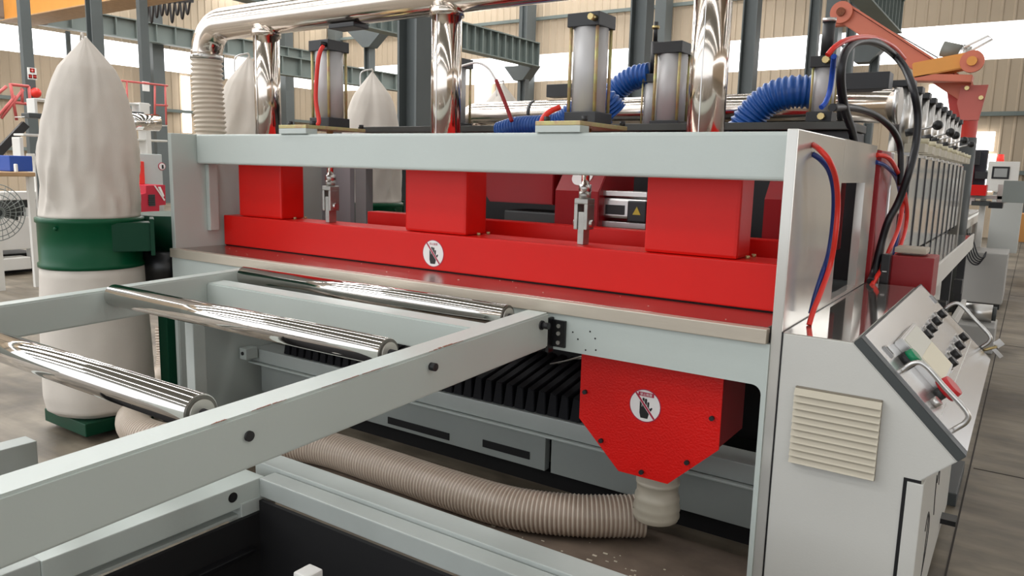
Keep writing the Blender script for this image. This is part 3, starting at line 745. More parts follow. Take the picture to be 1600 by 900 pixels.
# louvred vent
lv = part('louvre_vent', G().box(-.521, -.286, -.012, -.0005, .566, .803, .002), mat('louvre_gap_shade', (120, 112, 98), .6), CN, 'beige louvred vent')  # backing is a darkened beige standing for the shadow between slats
for i in range(11):
    z_ = .572+i*.0208
    part('slat', G().hexa([(-.521, -.026, z_), (-.286, -.026, z_), (-.286, -.010, z_), (-.521, -.010, z_), (-.521, -.015, z_+.0185), (-.286, -.015, z_+.0185), (-.286, -.010, z_+.0185), (-.521, -.010, z_+.0185)]), BEIGE, lv)
# side door
dr = part('side_door', G().box(-.205, -.163, -.003, 1.30, .05, .585, .003), CONSOLE, CN)
part('door_gap', G().box(-.214, -.205, -.0025, .0, .05, .594), VOID, CN); part('door_gap', G().box(-.205, -.17, -.0025, .0, .586, .594), VOID, CN)
strokes = [[(.28, .40), (.34, .36), (.36, .30), (.33, .24), (.28, .20)], [(.22, .36), (.26, .40), (.30, .36), (.28, .22), (.22, .14)], [(.46, .46), (.48, .38), (.52, .30)], [(.50, .42), (.56, .46), (.60, .38)], [(.40, .50), (.55, .50)]]
for st in strokes: part('ink_stroke', G().tube(smooth([(-.1625, a, b) for a, b in st], 5), .002, 5), INK, dr)
part('levelling_foot', G().box(-.17, -.11, .95, 1.02, .10, .12), BLKPL, CN)
solo('skirting_channel', G().box(-.25, -.135, 1.42, 1.9, 0, .06, .004), DKGREY, 'low dark cable channel on the floor behind the console', 'cable channel')

# air tubes in pairs on the side plate
XP = -.573
def tube_uv(name, uvx, r, m, label, cat='air tube'):
    return solo(name, G().tube(smooth([at(u, v, 'x', x) for u, v, x in uvx], 8), r, 10), m, label, cat)
tube_uv('air_tube', [(1270, 226, -.575), (1281, 234, -.54), (1296, 252, -.51), (1306, 280, -.50), (1309, 320, -.50), (1305, 370, -.50), (1297, 415, -.51), (1283, 455, -.52), (1271, 485, -.53), (1264, 508, -.535)], .0085, TRED, 'red air tube looping down the front edge of the right side plate')
tube_uv('air_tube', [(1269, 240, -.575), (1283, 250, -.55), (1296, 268, -.53), (1303, 300, -.52), (1302, 345, -.52), (1295, 395, -.525), (1284, 430, -.53), (1274, 462, -.54), (1267, 490, -.545)], .0085, TBLUE, 'blue air tube looping down beside the front red one')
tube_uv('air_tube', [(1369, 242, -.575), (1387, 246, -.54), (1400, 264, -.52), (1409, 290, -.515), (1410, 320, -.515), (1404, 355, -.515), (1390, 390, -.52), (1374, 425, -.53), (1362, 446, -.54)], .010, TRED, 'red air tube looping off the rear edge of the side plate')
tube_uv('air_tube', [(1368, 253, -.575), (1383, 259, -.55), (1397, 273, -.53), (1405, 295, -.525), (1408, 330, -.525), (1403, 365, -.52), (1396, 400, -.52)], .009, TBLUE, 'blue air tube looping off the rear edge of the side plate')
tube_uv('air_tube', [(1413, 300, -.50), (1417, 330, -.50), (1415, 355, -.50), (1408, 380, -.50), (1398, 405, -.51)], .010, TRED, 'short red tube hanging outside the rear tube pair')
# black cable loop over the side plate
tube_uv('cable_loop', [(1336, 225, -.62), (1330, 200, -.62), (1320, 170, -.62), (1314, 130, -.62), (1316, 95, -.62), (1326, 74, -.62), (1345, 64, -.62), (1370, 67, -.60), (1393, 82, -.60), (1413, 105, -.54), (1427, 140, -.48), (1434, 180, -.455), (1431, 225, -.45), (1420, 270, -.46), (1404, 315, -.49), (1388, 345, -.52), (1377, 380, -.54), (1366, 425, -.55), (1360, 440, -.55)], .016, CABLE, 'thick black cable looping high over the right side plate', 'cable')
tube_uv('air_tube', [(1293, 86, -.66), (1306, 72, -.64), (1325, 62, -.62), (1350, 58, -.61), (1375, 62, -.60), (1397, 74, -.59), (1413, 92, -.585)], .010, TRED, 'red air tube following the top of the black cable loop')
tube_uv('air_tube', [(1303, 88, -.66), (1301, 110, -.68), (1297, 140, -.69), (1290, 160, -.70), (1283, 168, -.71)], .010, mat('bright_blue_tube', (36, 84, 190), .3), 'blue air tube down the slim cylinder above the side plate')
tube_uv('cable_loop', [(1300, 168, -.62), (1330, 168, -.62), (1360, 176, -.60), (1382, 190, -.57), (1398, 208, -.54), (1407, 235, -.52), (1407, 290, -.50)], .014, CABLE, 'black cable drooping behind the side plate below the big loop', 'cable')
tube_obj('air_tube', [at(722, 103, 'y', .9), at(745, 98, 'y', .9), at(762, 106, 'y', .9), at(775, 125, 'y', .9)], .006, WHITE, 'pale air tube arching right of the middle drop pipe', 'air tube')
tube_obj('air_tube', [at(775, 125, 'y', .9), at(783, 145, 'y', .9), at(792, 168, 'y', .9), at(800, 190, 'y', .9)], .010, DKRED, 'dark red air tube falling towards the blue hose', 'air tube')
# ================================================================== DUST COLLECTORS
dc = at(139, 375, 'y', -.25); DX, DY = dc.x+.03, -.25
def px(u, v): return at(u, v, 'y', DY)
ztop = px(137, 56).z; zd1 = .875; zd0 = .60
zd1 = px(139, 337).z; zd0 = px(139, 413).z
DCO = thing('dust_collector', 'cream filter bag on a green drum, nearest and left of the portal frame', 'dust collector', (DX, DY, 0), 'bag dust collectors along the line')
prof = [(.242, zd0), (.250, zd0+.004), (.250, zd0+.022), (.242, zd0+.028), (.242, zd1-.032), (.250, zd1-.026), (.250, zd1-.006), (.236, zd1)]
part('drum', G().lathe(prof, (DX, DY, 0), 56), GREEN, DCO)
part('grease_nipple', G().ball((DX+.10, DY-.222, zd1-.05), .011, 8), GREEN, DCO)
kz = [(337, 79), (318, 81), (290, 82), (262, 83), (230, 82), (205, 78), (180, 73), (150, 66), (125, 57), (107, 48), (90, 33), (75, 19), (63, 8), (56, 2.2)]
kp = [(px(137, v).z, w_*.00298) for v, w_ in kz]
def bag_r(z):
    for (z0, r0), (z1, r1) in zip(kp, kp[1:]):
        if z <= z1: t = (z-z0)/(z1-z0); t = max(0, min(1, t)); return r0+(r1-r0)*t
    return kp[-1][1]
def bag_fn(a, r, z):
    h = max(0, (z-kp[0][0])/(kp[-1][0]-kp[0][0])); pin = 1-math.exp(-h*16)
    fold = .20*h**.8*(abs(math.cos(2*a+2.27))-1)*(1-.35*h)+.03*h*math.cos(5*a+2.1)
    low = math.exp(-h*5)
    n1 = noise.noise(Vector((math.cos(a)*1.7, math.sin(a)*1.7, z*3.0+math.sin(a*2)*.8)))
    n2 = noise.noise(Vector((math.cos(a)*3.4+5, math.sin(a)*3.4, z*5.0-math.cos(a*3)*.7)))
    rid = -abs(n1)*.22*(.28+low)-abs(n2)*.17*(.22+low)+.05*low
    k = 1+fold+rid*pin
    return (r*k*math.cos(a)+.035*h, r*k*math.sin(a)+.01*h, z)
N_ = 70
part('filter_bag', G().lathe([(bag_r(kp[0][0]+(kp[-1][0]-kp[0][0])*i/N_), kp[0][0]+(kp[-1][0]-kp[0][0])*i/N_) for i in range(N_+1)], (DX, DY, 0), 96, bag_fn), BAG, DCO)
part('bag_tie', G().tube(smooth([(DX+.035, DY, ztop-.01), (DX+.03, DY, ztop+.012), (DX+.02, DY, ztop+.016)], 5), .006, 8), BAG, DCO)
hk = part('hanger_rod', G().tube(smooth([(DX+.02, DY, ztop+.014), (DX-.03, DY+.02, ztop), (DX-.05, DY+.03, ztop-.03), (DX-.05, DY+.03, ztop-.13)], 5), .005, 8), SATIN, DCO)
sp = [(.215, .10), (.252, .13), (.262, .2), (.262, .35), (.258, .5), (.252, .65), (.244, zd0)]
def sack_fn(a, r, z):
    k = 1+.03*noise.noise(Vector((math.cos(a)*2, math.sin(a)*2, z*4+9)))+.018*math.sin(7*a+z*5)*math.exp(-z*3)
    return (r*k*math.cos(a), r*k*math.sin(a), z)
sp2 = []
for (r0, z0), (r1, z1) in zip(sp, sp[1:]):
    for i in range(5): sp2.append((r0+(r1-r0)*i/5, z0+(z1-z0)*i/5))
sp2.append(sp[-1])
part('collection_sack', G().lathe(sp2, (DX, DY, 0), 72, sack_fn), BAG, DCO)
part('base_board', G().box(DX-.20, DX+.22, DY-.20, DY+.16, .03, .098, .005), GREENDK, DCO)
part('castor', G().cyl((DX-.1, DY-.1, .03), (DX+.1, DY-.1, .03), .03, 14), BLACK, DCO)
zo0, zo1 = px(215, 398).z, px(215, 352).z
part('outlet_box', G().bar((DX+.10, DY-.14, (zo0+zo1)/2), (DX+.27, DY+.16, (zo0+zo1)/2), .13, zo1-zo0, .003), GREENDK, DCO)
part('outlet_flange', G().bar((DX+.27, DY+.16, (zo0+zo1)/2), (DX+.28, DY+.177, (zo0+zo1)/2), .17, zo1-zo0+.04, .002), GREENDK, DCO)
part('fan_housing', G().cyl((DX+.06, DY+.48, zo0-.02), (DX+.06, DY+.48, zo1+.02), .25, 32), GREENDK, DCO)
part('fan_motor', G().cyl((DX+.17, DY+.30, zo0-.20), (DX+.17, DY+.30, zo0-.02), .12, 24), BLKPL, DCO)
part('stand_leg', G().box(DX+.20, DX+.28, DY+.22, DY+.30, .0, zo0-.2, .006), GREENDK, DCO)
for (u, v0, dep, rz, lab) in ((390, 88, 4.75, 1.2, 'cream filter bag just behind the ribbed hose, second in the row'), (583, 112, 5.4, 1.2, 'cream filter bag between the first cylinder and the grey column'), (787, 130, 5.9, 1.9, 'cream filter bag furthest right, behind the pale air tube')):
    d = _R*((u-800)/FPX)+_D*((v0-450)/FPX)+_f; p = CAM+d*dep
    copy_tree(DCO, (p.x-.035*math.cos(rz), p.y-.035*math.sin(rz), 0), lab, rotz=rz, scale=(.98, .98, p.z/ztop))

# ================================================================== HAUL-OFF LINE
PW = .36
def haul_unit(y):
    t = thing('haul_off_unit', 'haul-off unit with glossy white side panel, first behind the side plate', 'haul-off unit', (-.7, y, 0), 'haul-off units in a row')
    part('side_panel', G().box(-.60, -.55, y+.016, y+PW-.016, 1.0, 1.535, .006), mat('glossy_white', (230, 230, 228), .13, .45, .03, 3), t)
    part('edge_strip', G().box(-.61, -.544, y-.014, y+.016, .99, 1.53), BLACK, t)
    part('core', G().box(-1.6, -.612, y, y+PW-.02, .9, 1.5), DKGREY, t)
    part('head_bracket', G().box(-.78, -.56, y+.05, y+.30, 1.535, 1.552, .002), SATIN, t)
    c = part('cylinder', G().cyl((-.64, y+.18, 1.56), (-.64, y+.18, 1.90), .05, 20), SATIN, t)
    part('cylinder_cap', G().box(-.695, -.585, y+.125, y+.235, 1.90, 1.935, .004), BLACK, c)
    part('valve_block', G().box(-.60, -.50, y+.10, y+.25, 1.553, 1.60, .004), BEIGE, t)
    part('gauge', G().cyl((-.52, y+.20, 1.60), (-.52, y+.20, 1.63), .026, 16), mat('gauge_cream', (206, 198, 170), .4), t)
    lv = part('lever', G().cyl((-.57, y+.10, 1.66), (-.46, y+.08, 1.69), .006, 8), SATIN, t)
    part('knob', G().ball((-.45, y+.078, 1.693), .026, 12), BLKPL, lv)
    part('lever_boss', G().cyl((-.60, y+.10, 1.655), (-.55, y+.10, 1.665), .020, 12), BLACK, t)
    return t
Y0 = 2.21
hu = haul_unit(Y0)
names = ['second', 'third', 'fourth', 'fifth', 'sixth', 'seventh', 'eighth', 'ninth', 'tenth']
for i, nm in enumerate(names): copy_tree(hu, (-.7, Y0+PW*(i+1), 0), f'haul-off unit with glossy white side panel, {nm} behind the side plate', skip=() if i in (1, 2, 4, 6) else ('lever', 'lever_boss'))
ye = Y0+PW*10
solo('end_housing', G().box(-.66, -.54, ye, ye+.16, .9, 1.5, .005), mat('bronze_grey', (120, 116, 108), .4, .4), 'grey end post closing the row of haul-off units', 'machine post')
solo('white_cabinet', G().box(-.62, -.558, 1.70, 2.18, 1.0, 1.535, .006), mat('glossy_white', (0, 0, 0)), 'plain glossy white cover between the dark red plate and the haul-off units', 'cabinet')
# polished side table beside the units
TB = thing('side_table', 'narrow polished tray table beside the haul-off panels', 'table', (-.45, 3.1, 0))
part('top', G().box(-.548, -.35, 1.72, 4.5, .985, .995, .002), MIRROR, TB)
part('edge_rail', G().box(-.352, -.34, 1.72, 4.5, .90, 1.01, .002), WHITEP, TB)
for y in (2.0, 3.2, 4.4): part('leg', G().box(-.42, -.37, y-.03, y+.03, .0, .985, .003), BLACK, TB)
part('lower_rail', G().box(-.37, -.34, 1.75, 4.5, .42, .50, .003), WHITEP, TB)
part('side_sheet', G().box(-.50, -.49, 1.75, 4.5, .42, .98), WHITEP, TB)
for y in (2.7, 3.9):
    part('clamp_bracket', G().box(-.40, -.345, y-.05, y+.05, .62, .72, .004), BLACK, TB)
# red boxes behind the console
def fbox(u0, v0, u1, v1, y, dep, bev=.004):
    a, b = at(u0, v0, 'y', y), at(u1, v1, 'y', y); return G().box(a.x, b.x, y, y+dep, b.z, a.z, bev)
def wbox(u0, v0, u1, v1, x, dep, bev=.01):
    a, b = at(u0, v0, 'x', x), at(u1, v1, 'x', x); return G().box(x-dep, x, a.y, b.y, b.z, a.z, bev)
solo('gear_box', fbox(1394, 399, 1453, 470, 1.46, .22), DKRED, 'dark red gearbox cover standing behind the console top', 'gearbox')
solo('cover_block', fbox(1398, 386, 1447, 398, 1.50, .14), BEIGE, 'beige block lying on the dark red gearbox cover', 'block')
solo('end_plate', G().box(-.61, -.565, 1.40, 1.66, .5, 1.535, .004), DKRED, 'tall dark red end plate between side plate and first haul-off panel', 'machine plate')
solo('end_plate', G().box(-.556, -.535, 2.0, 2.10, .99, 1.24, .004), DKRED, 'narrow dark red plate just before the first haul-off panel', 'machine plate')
CT = thing('contactor', 'black plug box standing behind the console, left of the red gearbox', 'plug box', (-.54, 1.42, .95))
q = at(1372, 450, 'y', 1.40); r_ = at(1392, 398, 'y', 1.40)
part('body', G().box(q.x, r_.x, 1.40, 1.455, q.z-.1, r_.z, .004), BLKPL, CT); part('groove', G().box(q.x+.01, r_.x-.01, 1.398, 1.40, (q.z+r_.z)/2-.002, (q.z+r_.z)/2+.002), SATIN, CT)

# conveyor and bed beyond
CV = thing('conveyor_bed', 'white conveyor bed beyond the haul-off units', 'conveyor', (-1.1, 9, 0))
part('bed', G().box(-1.6, -.62, 7.5, 11.5, .82, .93, .006), WHITEP, CV); part('skirt', G().box(-1.55, -.66, 7.6, 11.4, .35, .82), DKGREY, CV)
for y in (7.7, 9.3, 10.9): part('leg', G().box(-.72, -.62, y, y+.1, 0, .82), WHITEP, CV)
for i in range(16): part('roller', G().cyl((-1.55, 7.65+i*.24, .95), (-.66, 7.65+i*.24, .95), .02, 10), SATIN, CV)
# ---- jib crane
JC = thing('jib_crane', 'salmon-painted jib crane with an orange hoist over the line', 'crane', (-.62, 7.1, 0))
p0 = at(1512, 300, 'y', 7.0); pt = at(1512, 150, 'y', 7.0)
part('post', G().cyl((pt.x, 7.15, 0), (pt.x, 7.15, pt.z), .11, 24), mat('post_red', (190, 60, 50), .45), JC)
part('post_sleeve', G().cyl((pt.x, 7.15, 0), (pt.x, 7.15, 1.85), .12, 24), DKGREY, JC)
a = at(1318, 22, 'y', 7.0); b = at(1512, 148, 'y', 7.0)
part('arm', G().bar(a, b, .16, .17, .006), SALMON, JC); part('arm_flange', G().bar(a+Vector((.03, 0, .10)), b+Vector((.03, 0, .10)), .22, .02), SALMON, JC)
part('pivot', G().cyl(a+Vector((0, -.13, 0)), a+Vector((0, .13, 0)), .115, 24), SALMON, JC); part('pivot_pin', G().cyl(a+Vector((0, -.16, 0)), a+Vector((0, -.12, 0)), .045, 14), RUST, JC)
sa = at(1302, 32, 'y', 6.95); part('hook_plate', G().box(sa.x-.05, sa.x+.22, 6.95, 7.05, sa.z-.06, sa.z+.03, .006), SALMON, JC)
a1, b1 = at(1502, 134, 'y', 6.86), at(1538, 188, 'y', 6.86)
kb = part('knee_bracket', G().prism([(a1.x, a1.z), (b1.x, a1.z), (b1.x-.05, b1.z), (a1.x+.03, b1.z), (a1.x-.02, (a1.z+b1.z)/2)], 'y', 6.84, 6.90, .004), mat('bracket_rose', (186, 92, 80), .45), JC)
for u, v in ((1511, 138), (1533, 153)):
    p = at(u, v, 'y', 6.84); part('bolt', G().cyl((p.x, 6.80, p.z), (p.x, 6.85, p.z), .022, 8), BRASS, kb)
part('brace', G().bar(at(1500, 200, 'y', 7.1), at(1492, 140, 'y', 7.1), .1, .14), mat('post_red', (0, 0, 0)), JC)
h0 = part('hoist_body', G().bar(at(1428, 112, 'y', 6.75), at(1532, 92, 'y', 6.75), .22, .15, .01), ORANGE, JC)
part('hoist_tray', G().bar(at(1430, 122, 'y', 6.75), at(1520, 124, 'y', 6.75), .2, .07, .006), SALMON, JC)
p = at(1519, 96, 'y', 6.62); part('drum_flange', G().cyl((p.x, 6.60, p.z), (p.x, 6.66, p.z), .105, 28), SALMON, JC); part('drum_hub', G().cyl((p.x, 6.57, p.z), (p.x, 6.60, p.z), .045, 18), ORANGE, JC)
p = at(1472, 76, 'y', 6.8); q = at(1500, 82, 'y', 6.8)
part('hoist_motor', G().cyl(p, q, .075, 20), mat('motor_grey', (120, 120, 112), .5), JC); part('motor_cover', G().cyl(q, at(1512, 86, 'y', 6.8), .085, 20), SATIN, JC)
part('bail', G().tube([at(1506, 74, 'y', 6.7), at(1544, 56, 'y', 6.7), at(1551, 61, 'y', 6.7), at(1516, 80, 'y', 6.7)], .012, 8), WHITE, JC)
part('tie_wire', G().tube([at(1396, 50, 'y', 7), at(1465, 90, 'y', 6.8)], .006, 6), DKGREY, JC)
# ---- machines at the far right
RBT = thing('robot_head', 'dark tool head with a red base at the end of the line', 'tool head', (-.6, 8.2, .9))
part('mast', fbox(1516, 234, 1536, 302, 8.2, .2), mat('dark_navy', (40, 42, 52), .45), RBT); part('head', fbox(1502, 236, 1530, 258, 8.1, .25), BLACK, RBT)
part('red_base', fbox(1497, 288, 1540, 306, 8.0, .3), RED, RBT); part('red_bellows', fbox(1500, 256, 1518, 288, 8.05, .2), RED, RBT)
part('bracket', fbox(1524, 268, 1542, 280, 8.05, .1), BLACK, RBT)
HM = thing('operator_cabinet', 'white operator cabinet with a small screen and red beacon at the far end', 'cabinet', (-.3, 9.2, 0))
part('body', fbox(1552, 300, 1588, 396, 9.2, .5), mat('cabinet_white', (190, 192, 188), .5), HM)
part('screen_box', fbox(1545, 252, 1588, 300, 9.1, .2), WHITEP, HM); s_ = part('screen_bezel', fbox(1551, 260, 1576, 280, 9.09, .02), BLKPL, HM); part('screen', fbox(1554, 263, 1573, 277, 9.085, .006), SCREEN, s_)
p = at(1563, 250, 'y', 9.2); b_ = part('beacon', G().cyl((p.x, 9.2, p.z-.03), (p.x, 9.2, p.z+.07), .045, 16, .035), LAMP, HM); part('beacon_base', G().cyl((p.x, 9.2, p.z-.06), (p.x, 9.2, p.z-.03), .05, 16), GREYBOX, b_)
solo('switch_box', fbox(1569, 282, 1640, 319, 7.6, .35), GREYBOX, 'grey switch box cut by the right edge of the picture', 'switch box')
solo('storage_cabinet', fbox(1588, 334, 1640, 381, 11.5, .5), mat('orange_brown', (190, 132, 66), .5), 'orange-brown cabinet at the far right edge', 'cabinet')
TR = thing('transfer_table', 'white transfer table with arm below the operator cabinet', 'table', (-.5, 8.3, 0))
part('arm', fbox(1505, 304, 1568, 312, 8.3, .3), WHITEP, TR); part('panel', fbox(1504, 308, 1522, 320, 8.2, .2), WHITE, TR); part('post', fbox(1560, 288, 1572, 318, 8.3, .3), WHITEP, TR)
part('clamp', fbox(1545, 316, 1566, 326, 8.1, .3), BLKPL, TR); part('carriage', fbox(1518, 314, 1546, 322, 8.1, .3), DKGREY, TR)
PC = thing('pump_cabinet', 'low grey pump cabinet on the aisle floor beside the white bed', 'cabinet', (-.45, 7.2, 0))
part('body', G().box(-.60, -.16, 7.6, 8.4, .06, .62, .01), mat('pump_grey', (168, 166, 162), .5, 0, .06, 3), PC); part('base', G().box(-.58, -.18, 7.62, 8.38, 0, .06), BLACK, PC)
part('leg', G().box(-.52, -.46, 8.45, 8.55, 0, 1.26), WHITEP, TR)
PM = thing('floor_pump', 'small pump motor on a pale block by the aisle', 'pump', (-.32, 5.2, 0))
part('block', G().box(-.46, -.14, 5.0, 5.5, 0, .22, .01), mat('pump_grey', (0, 0, 0)), PM); part('motor', G().cyl((-.40, 5.25, .30), (-.18, 5.25, .30), .075, 20), SATIN, PM); part('motor_end', G().cyl((-.18, 5.25, .30), (-.15, 5.25, .30), .06, 20), DKGREY, PM)
g = G()
for i in range(5):
    g.tube(smooth([(-.60+.02*i, 7.55, .83), (-.52+.02*i, 7.5, .55+.015*i), (-.42+.012*i, 7.45, .50+.02*i), (-.36, 7.5, .64)], 5), .008, 6)
solo('cable_bundle', g, CABLE, 'bundle of drooping black cables under the far white bed', 'cables')

# ================================================================== LEFT BACKGROUND
# crane girder
a = at(20, 34, 'y', 7.6)
CG_ = thing('bridge_crane', 'orange bridge crane girder high at the top left', 'crane', (a.x+4, 7.6, a.z))
part('girder', G().box(a.x, a.x+9.5, 7.4, 8.0, a.z, a.z+.75, .02), ORANGE, CG_); part('flange', G().box(a.x-.05, a.x+9.5, 7.3, 8.1, a.z-.03, a.z, .004), WOOD, CG_)
part('end_carriage', G().box(max(a.x-.8, -23.0), a.x, 7.1, 8.5, a.z+.05, a.z+.6, .05), mat('carriage_grey', (120, 112, 104), .6), CG_)
HG = thing('cable_hanger', 'dark festoon cables hanging under the roof above the ribbed hose', 'cables', at(255, 20, 'y', 10))
for i in range(9):
    u = 225+i*8; p = at(u, 2, 'y', 10); q = at(u+4, 24+random.uniform(-4, 12), 'y', 10); r2 = at(u+8, 2, 'y', 10)
    part('loop', G().tube(smooth([p, q, r2], 6), .03, 6), BLACK, HG)
part('track', G().bar(at(205, 3, 'y', 10), at(300, 0, 'y', 10), .1, .12), BLACK, HG)
# sign with three red squares on the column
SG = thing('wall_sign', 'white notice board with three red squares on a green-grey column', 'sign', at(50, 115, 'x', -14.7))
sx = -14.7; a, b = at(43, 105, 'x', sx), at(58, 125, 'x', sx)
part('board', G().box(sx-.02, sx, a.y, b.y, b.z, a.z), WHITE, SG)
for u0, v0, u1, v1 in ((46.5, 106.5, 54, 113.5), (44.5, 116, 50, 122.5), (51.5, 116.5, 57, 123)):
    c, d = at(u0, v0, 'x', sx), at(u1, v1, 'x', sx); gg = G(); t_ = .022
    gg.box(sx, sx+.01, c.y, d.y, c.z-t_, c.z); gg.box(sx, sx+.01, c.y, d.y, d.z, d.z+t_); gg.box(sx, sx+.01, c.y, c.y+t_, d.z, c.z); gg.box(sx, sx+.01, d.y-t_, d.y, d.z, c.z)
    part('red_square', gg, TRED, SG)
k += 1
p = at(48, 250, 'x', -15.0); struct(f'column_{k}', G().box(-15.0, -14.88, p.y-.05, p.y+.12, 0, 7), COLM)
k += 1
p = at(228, 250, 'x', -15.0); struct(f'column_{k}', G().box(-15.0, -14.88, p.y-.05, p.y+.12, 0, 7), COLM)
S2 = solo('wall_sign', wbox(223, 127, 234, 143, -14.7, .03, .002), WHITE, 'white notice with red top on the column right of the near filter bag', 'sign')
part('red_band', wbox(224, 128, 233, 132, -14.69, .005, 0), TRED, S2)
# white extrusion line
XL = -10.0
WL = thing('extrusion_line', 'white framed machine line standing behind the near filter bag', 'machine', at(140, 430, 'x', XL))
for r_ in ((38, 183, 262, 196), (36, 212, 262, 219), (0, 300, 60, 312), (0, 362, 262, 374)): part('beam', wbox(*r_, XL, .25), WHITEP, WL)
for r_ in ((53, 153, 60, 183), (30, 214, 39, 252), (218, 160, 235, 187), (228, 195, 238, 245), (55, 240, 62, 370), (48, 325, 60, 420), (0, 374, 6, 430)): part('upright', wbox(*r_, XL+.02, .2), WHITEP, WL)
part('top_bar', wbox(53, 153, 82, 159, XL, .2), WHITEP, WL); part('top_bar', wbox(200, 160, 236, 166, XL, .2), WHITEP, WL)
part('roll', G().cyl(at(200, 190, 'x', XL+.3), at(246, 192, 'x', XL+.3), .11, 20), CHROME, WL)
part('gear_pack', wbox(45, 176, 80, 186, XL+.1, .2), DKGREY, WL); part('gear_pack', wbox(205, 174, 226, 186, XL+.1, .2), DKGREY, WL)
part('dark_bed', wbox(0, 312, 58, 345, XL-.2, .5), DKGREY, WL); part('dark_bed', wbox(0, 398, 62, 434, XL-.2, .5), VOID, WL)
part('tray', wbox(0, 340, 58, 362, XL, .5), WHITEP, WL)
part('beam', wbox(0, 405, 50, 420, XL+.05, .3), WHITEP, WL)
MC_ = solo('machine_cabinet', wbox(217, 240, 262, 440, XL+.6, .3), mat('cab_grey', (186, 192, 190), .45), 'pale grey cabinet with a round sticker beside the portal frame post', 'cabinet')
RC = thing('red_console', 'crimson control desk with a louvred side standing by the grey cabinet', 'console', at(235, 340, 'x', XL+1.0))
xr = XL+1.0
def wprism(uv, x, dep): 
    P_ = [at(u, v, 'x', x) for u, v in uv]; return G().prism([(q.y, q.z) for q in P_], 'x', x-dep, x, 0)
part('body', wprism([(228, 290), (258, 289), (259, 320), (249, 321), (249, 344), (215, 342), (215, 305), (228, 302)], xr, .4), CRIMSON, RC)
a, b = at(217, 342, 'x', xr), at(247, 342, 'x', xr); part('pedestal', G().box(xr-.36, xr-.04, a.y, b.y, 0, a.z), DKGREY, RC)
part('vent', wbox(232, 304, 243, 322, xr+.005, .004, 0), DKGREY, RC)
for i in range(5): part('vent_slat', wbox(232.5, 305+i*3.4, 242.5, 306.4+i*3.4, xr+.02, .015, 0), BLACK, RC)
part('panel_edge', wprism([(241, 290), (243, 290), (258, 312), (257, 314)], xr+.012, .01), WHITE, RC)
part('handle', wprism([(248, 292), (251, 292), (257, 306), (255, 308)], xr+.03, .02), WHITE, RC)
part('red_panel', wbox(217, 252, 227, 288, XL+.64, .04), TRED, MC_)
c_ = at(254, 260, 'x', XL+.62); SK = part('round_sticker', G().cyl((XL+.60, c_.y, c_.z), (XL+.608, c_.y, c_.z), .05, 20), STKRED, MC_)
part('disc', G().cyl((XL+.608, c_.y, c_.z), (XL+.612, c_.y, c_.z), .042, 20), STK, SK); part('hand', G().box(XL+.612, XL+.615, c_.y-.006, c_.y+.018, c_.z-.03, c_.z+.02), INK, SK)
solo('blue_bin', wbox(14, 243, 52, 268, -9.0, .5), BLUEB, 'blue bin standing on the pale shelf at the far left', 'bin')
PK = solo('shelf_bench', wbox(-20, 268.5, 56, 276, -8.8, .6), WOOD, 'pale wooden bench under the blue bin', 'bench')
for u in (-10, 48): p = at(u, 276, 'x', -8.9); part('leg', G().box(-8.95, -8.9, p.y-.03, p.y+.03, 0, p.z+.01), WHITEP, PK)
solo('tool_post', wbox(24, 256, 29, 269, -8.82, .05), WHITE, 'short white post in front of the blue bin', 'post')
# stair with red handrails
SR = thing('stair_rail', 'faded red handrail of a steel stair at the far left', 'handrail', at(20, 250, 'x', -11.5))
def wtube(pts, r, x=-11.5): return G().tube([at(u, v, 'x', x) for u, v in pts], r, 8)
for pts in ([(-10, 190), (24, 150)], [(16, 130), (26, 188)], [(16, 132), (45, 135)], [(34, 138), (35, 160)], [(45, 135), (49, 180)], [(-10, 152), (10, 135)], [(2, 185), (36, 140)], [(20, 160), (50, 163)]):
    part('rail', wtube(pts, .02), HRED, SR)
part('stringer', G().bar(at(-15, 252, 'x', -11.4), at(40, 194, 'x', -11.4), .06, .10), BLACK, SR)
S3 = thing('platform_rail', 'thin red guard rail right of the near filter bag', 'handrail', at(230, 190, 'x', -10.1))
for pts in ([(188, 126), (262, 134)], [(242, 134), (242, 195)], [(258, 134), (260, 195)], [(198, 127), (200, 190)], [(242, 164), (262, 165)]): part('rail', wtube(pts, .013, -10.1), HRED, S3)
p = at(56, 145, 'x', -14.84); solo('valve_wheel', G().ball(p, .09, 12).cyl(p, p+Vector((-.06, 0, 0)), .04, 8), TRED, 'small red hydrant valve on the column under the notice board', 'valve')
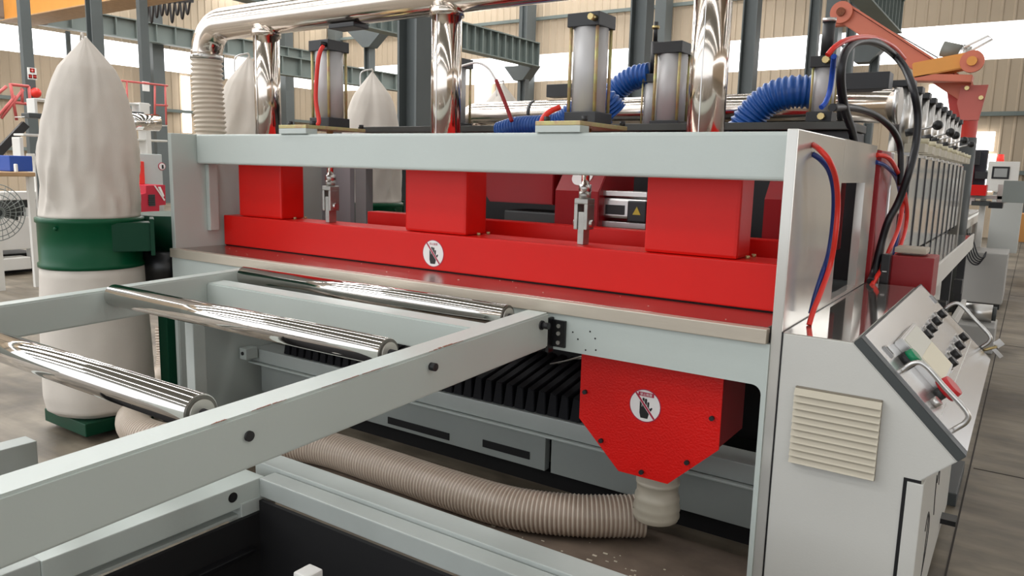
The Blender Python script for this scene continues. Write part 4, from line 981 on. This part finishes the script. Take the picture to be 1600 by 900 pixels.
# pedestal fan with wire guard
FN = thing('pedestal_fan', 'pedestal fan with a wire guard cut by the left edge', 'fan', at(2, 420, 'x', -7))
fc = at(-10, 332, 'x', -7)
for i, rr in enumerate((.05, .10, .15, .20, .235)):
    part('guard_ring', G().tube([fc+Vector((.10*(1-rr/.25)+.0, rr*math.cos(t*math.pi/16), rr*math.sin(t*math.pi/16))) for t in range(33)], .004, 6), GREYBOX, FN)
for i in range(28):
    t = 2*math.pi*i/28; part('guard_wire', G().tube([fc+Vector((.09, .03*math.cos(t), .03*math.sin(t))), fc+Vector((.05, .15*math.cos(t), .15*math.sin(t))), fc+Vector((0, .238*math.cos(t), .238*math.sin(t)))], .0025, 5), GREYBOX, FN)
for i in range(3):
    t = 2*math.pi*i/3; a_ = Vector((.0, math.cos(t), math.sin(t))); b_ = Vector((0, -math.sin(t), math.cos(t)))
    part('blade', G().hexa([fc+a_*.04-b_*.03+Vector((-.02, 0, 0)), fc+a_*.19-b_*.075+Vector((-.03, 0, 0)), fc+a_*.19+b_*.05+Vector((.0, 0, 0)), fc+a_*.04+b_*.03, fc+a_*.04-b_*.03+Vector((-.015, 0, 0)), fc+a_*.19-b_*.075+Vector((-.025, 0, 0)), fc+a_*.19+b_*.05+Vector((.005, 0, 0)), fc+a_*.04+b_*.03+Vector((.005, 0, 0))]), DKGREY, FN)
part('motor', G().cyl(fc+Vector((-.14, 0, 0)), fc+Vector((.03, 0, 0)), .06, 16), DKGREY, FN); part('stand', G().cyl((fc.x-.08, fc.y, 0), (fc.x-.08, fc.y, fc.z), .02, 10), DKGREY, FN); part('foot', G().cyl((fc.x-.08, fc.y, 0), (fc.x-.08, fc.y, .04), .22, 20), DKGREY, FN)
# machine seen between hoods in the gap
a, b = at(474, 262, 'x', -8), at(495, 345, 'x', -8)
CC = solo('cream_cabinet', G().box(-8.4, -8, a.y, b.y, 0, a.z, .01), mat('cream_red', (180, 176, 160), .5), 'pale cabinet seen through the gap beside the left dust hood', 'cabinet')
part('red_panel', wbox(480, 264, 496, 290, -7.98, .02, .003), TRED, CC); part('screen', wbox(476, 294, 494, 322, -7.98, .02, .003), BLACK, CC)
# right-hand wall, behind and beside the viewer's place: closes the hall
cladding('wall_right', 'y', 11.9, -14, 20, ((0, 4.3), (5.2, 7.4)), CLAD, depth=-.05)
struct('door_1', G().box(11.80, 11.84, 8.5, 14.5, 0, 4.2), WINM)
struct('window_90', G().box(11.95, 12.0, -14, 20, 4.3, 5.2), WINM)
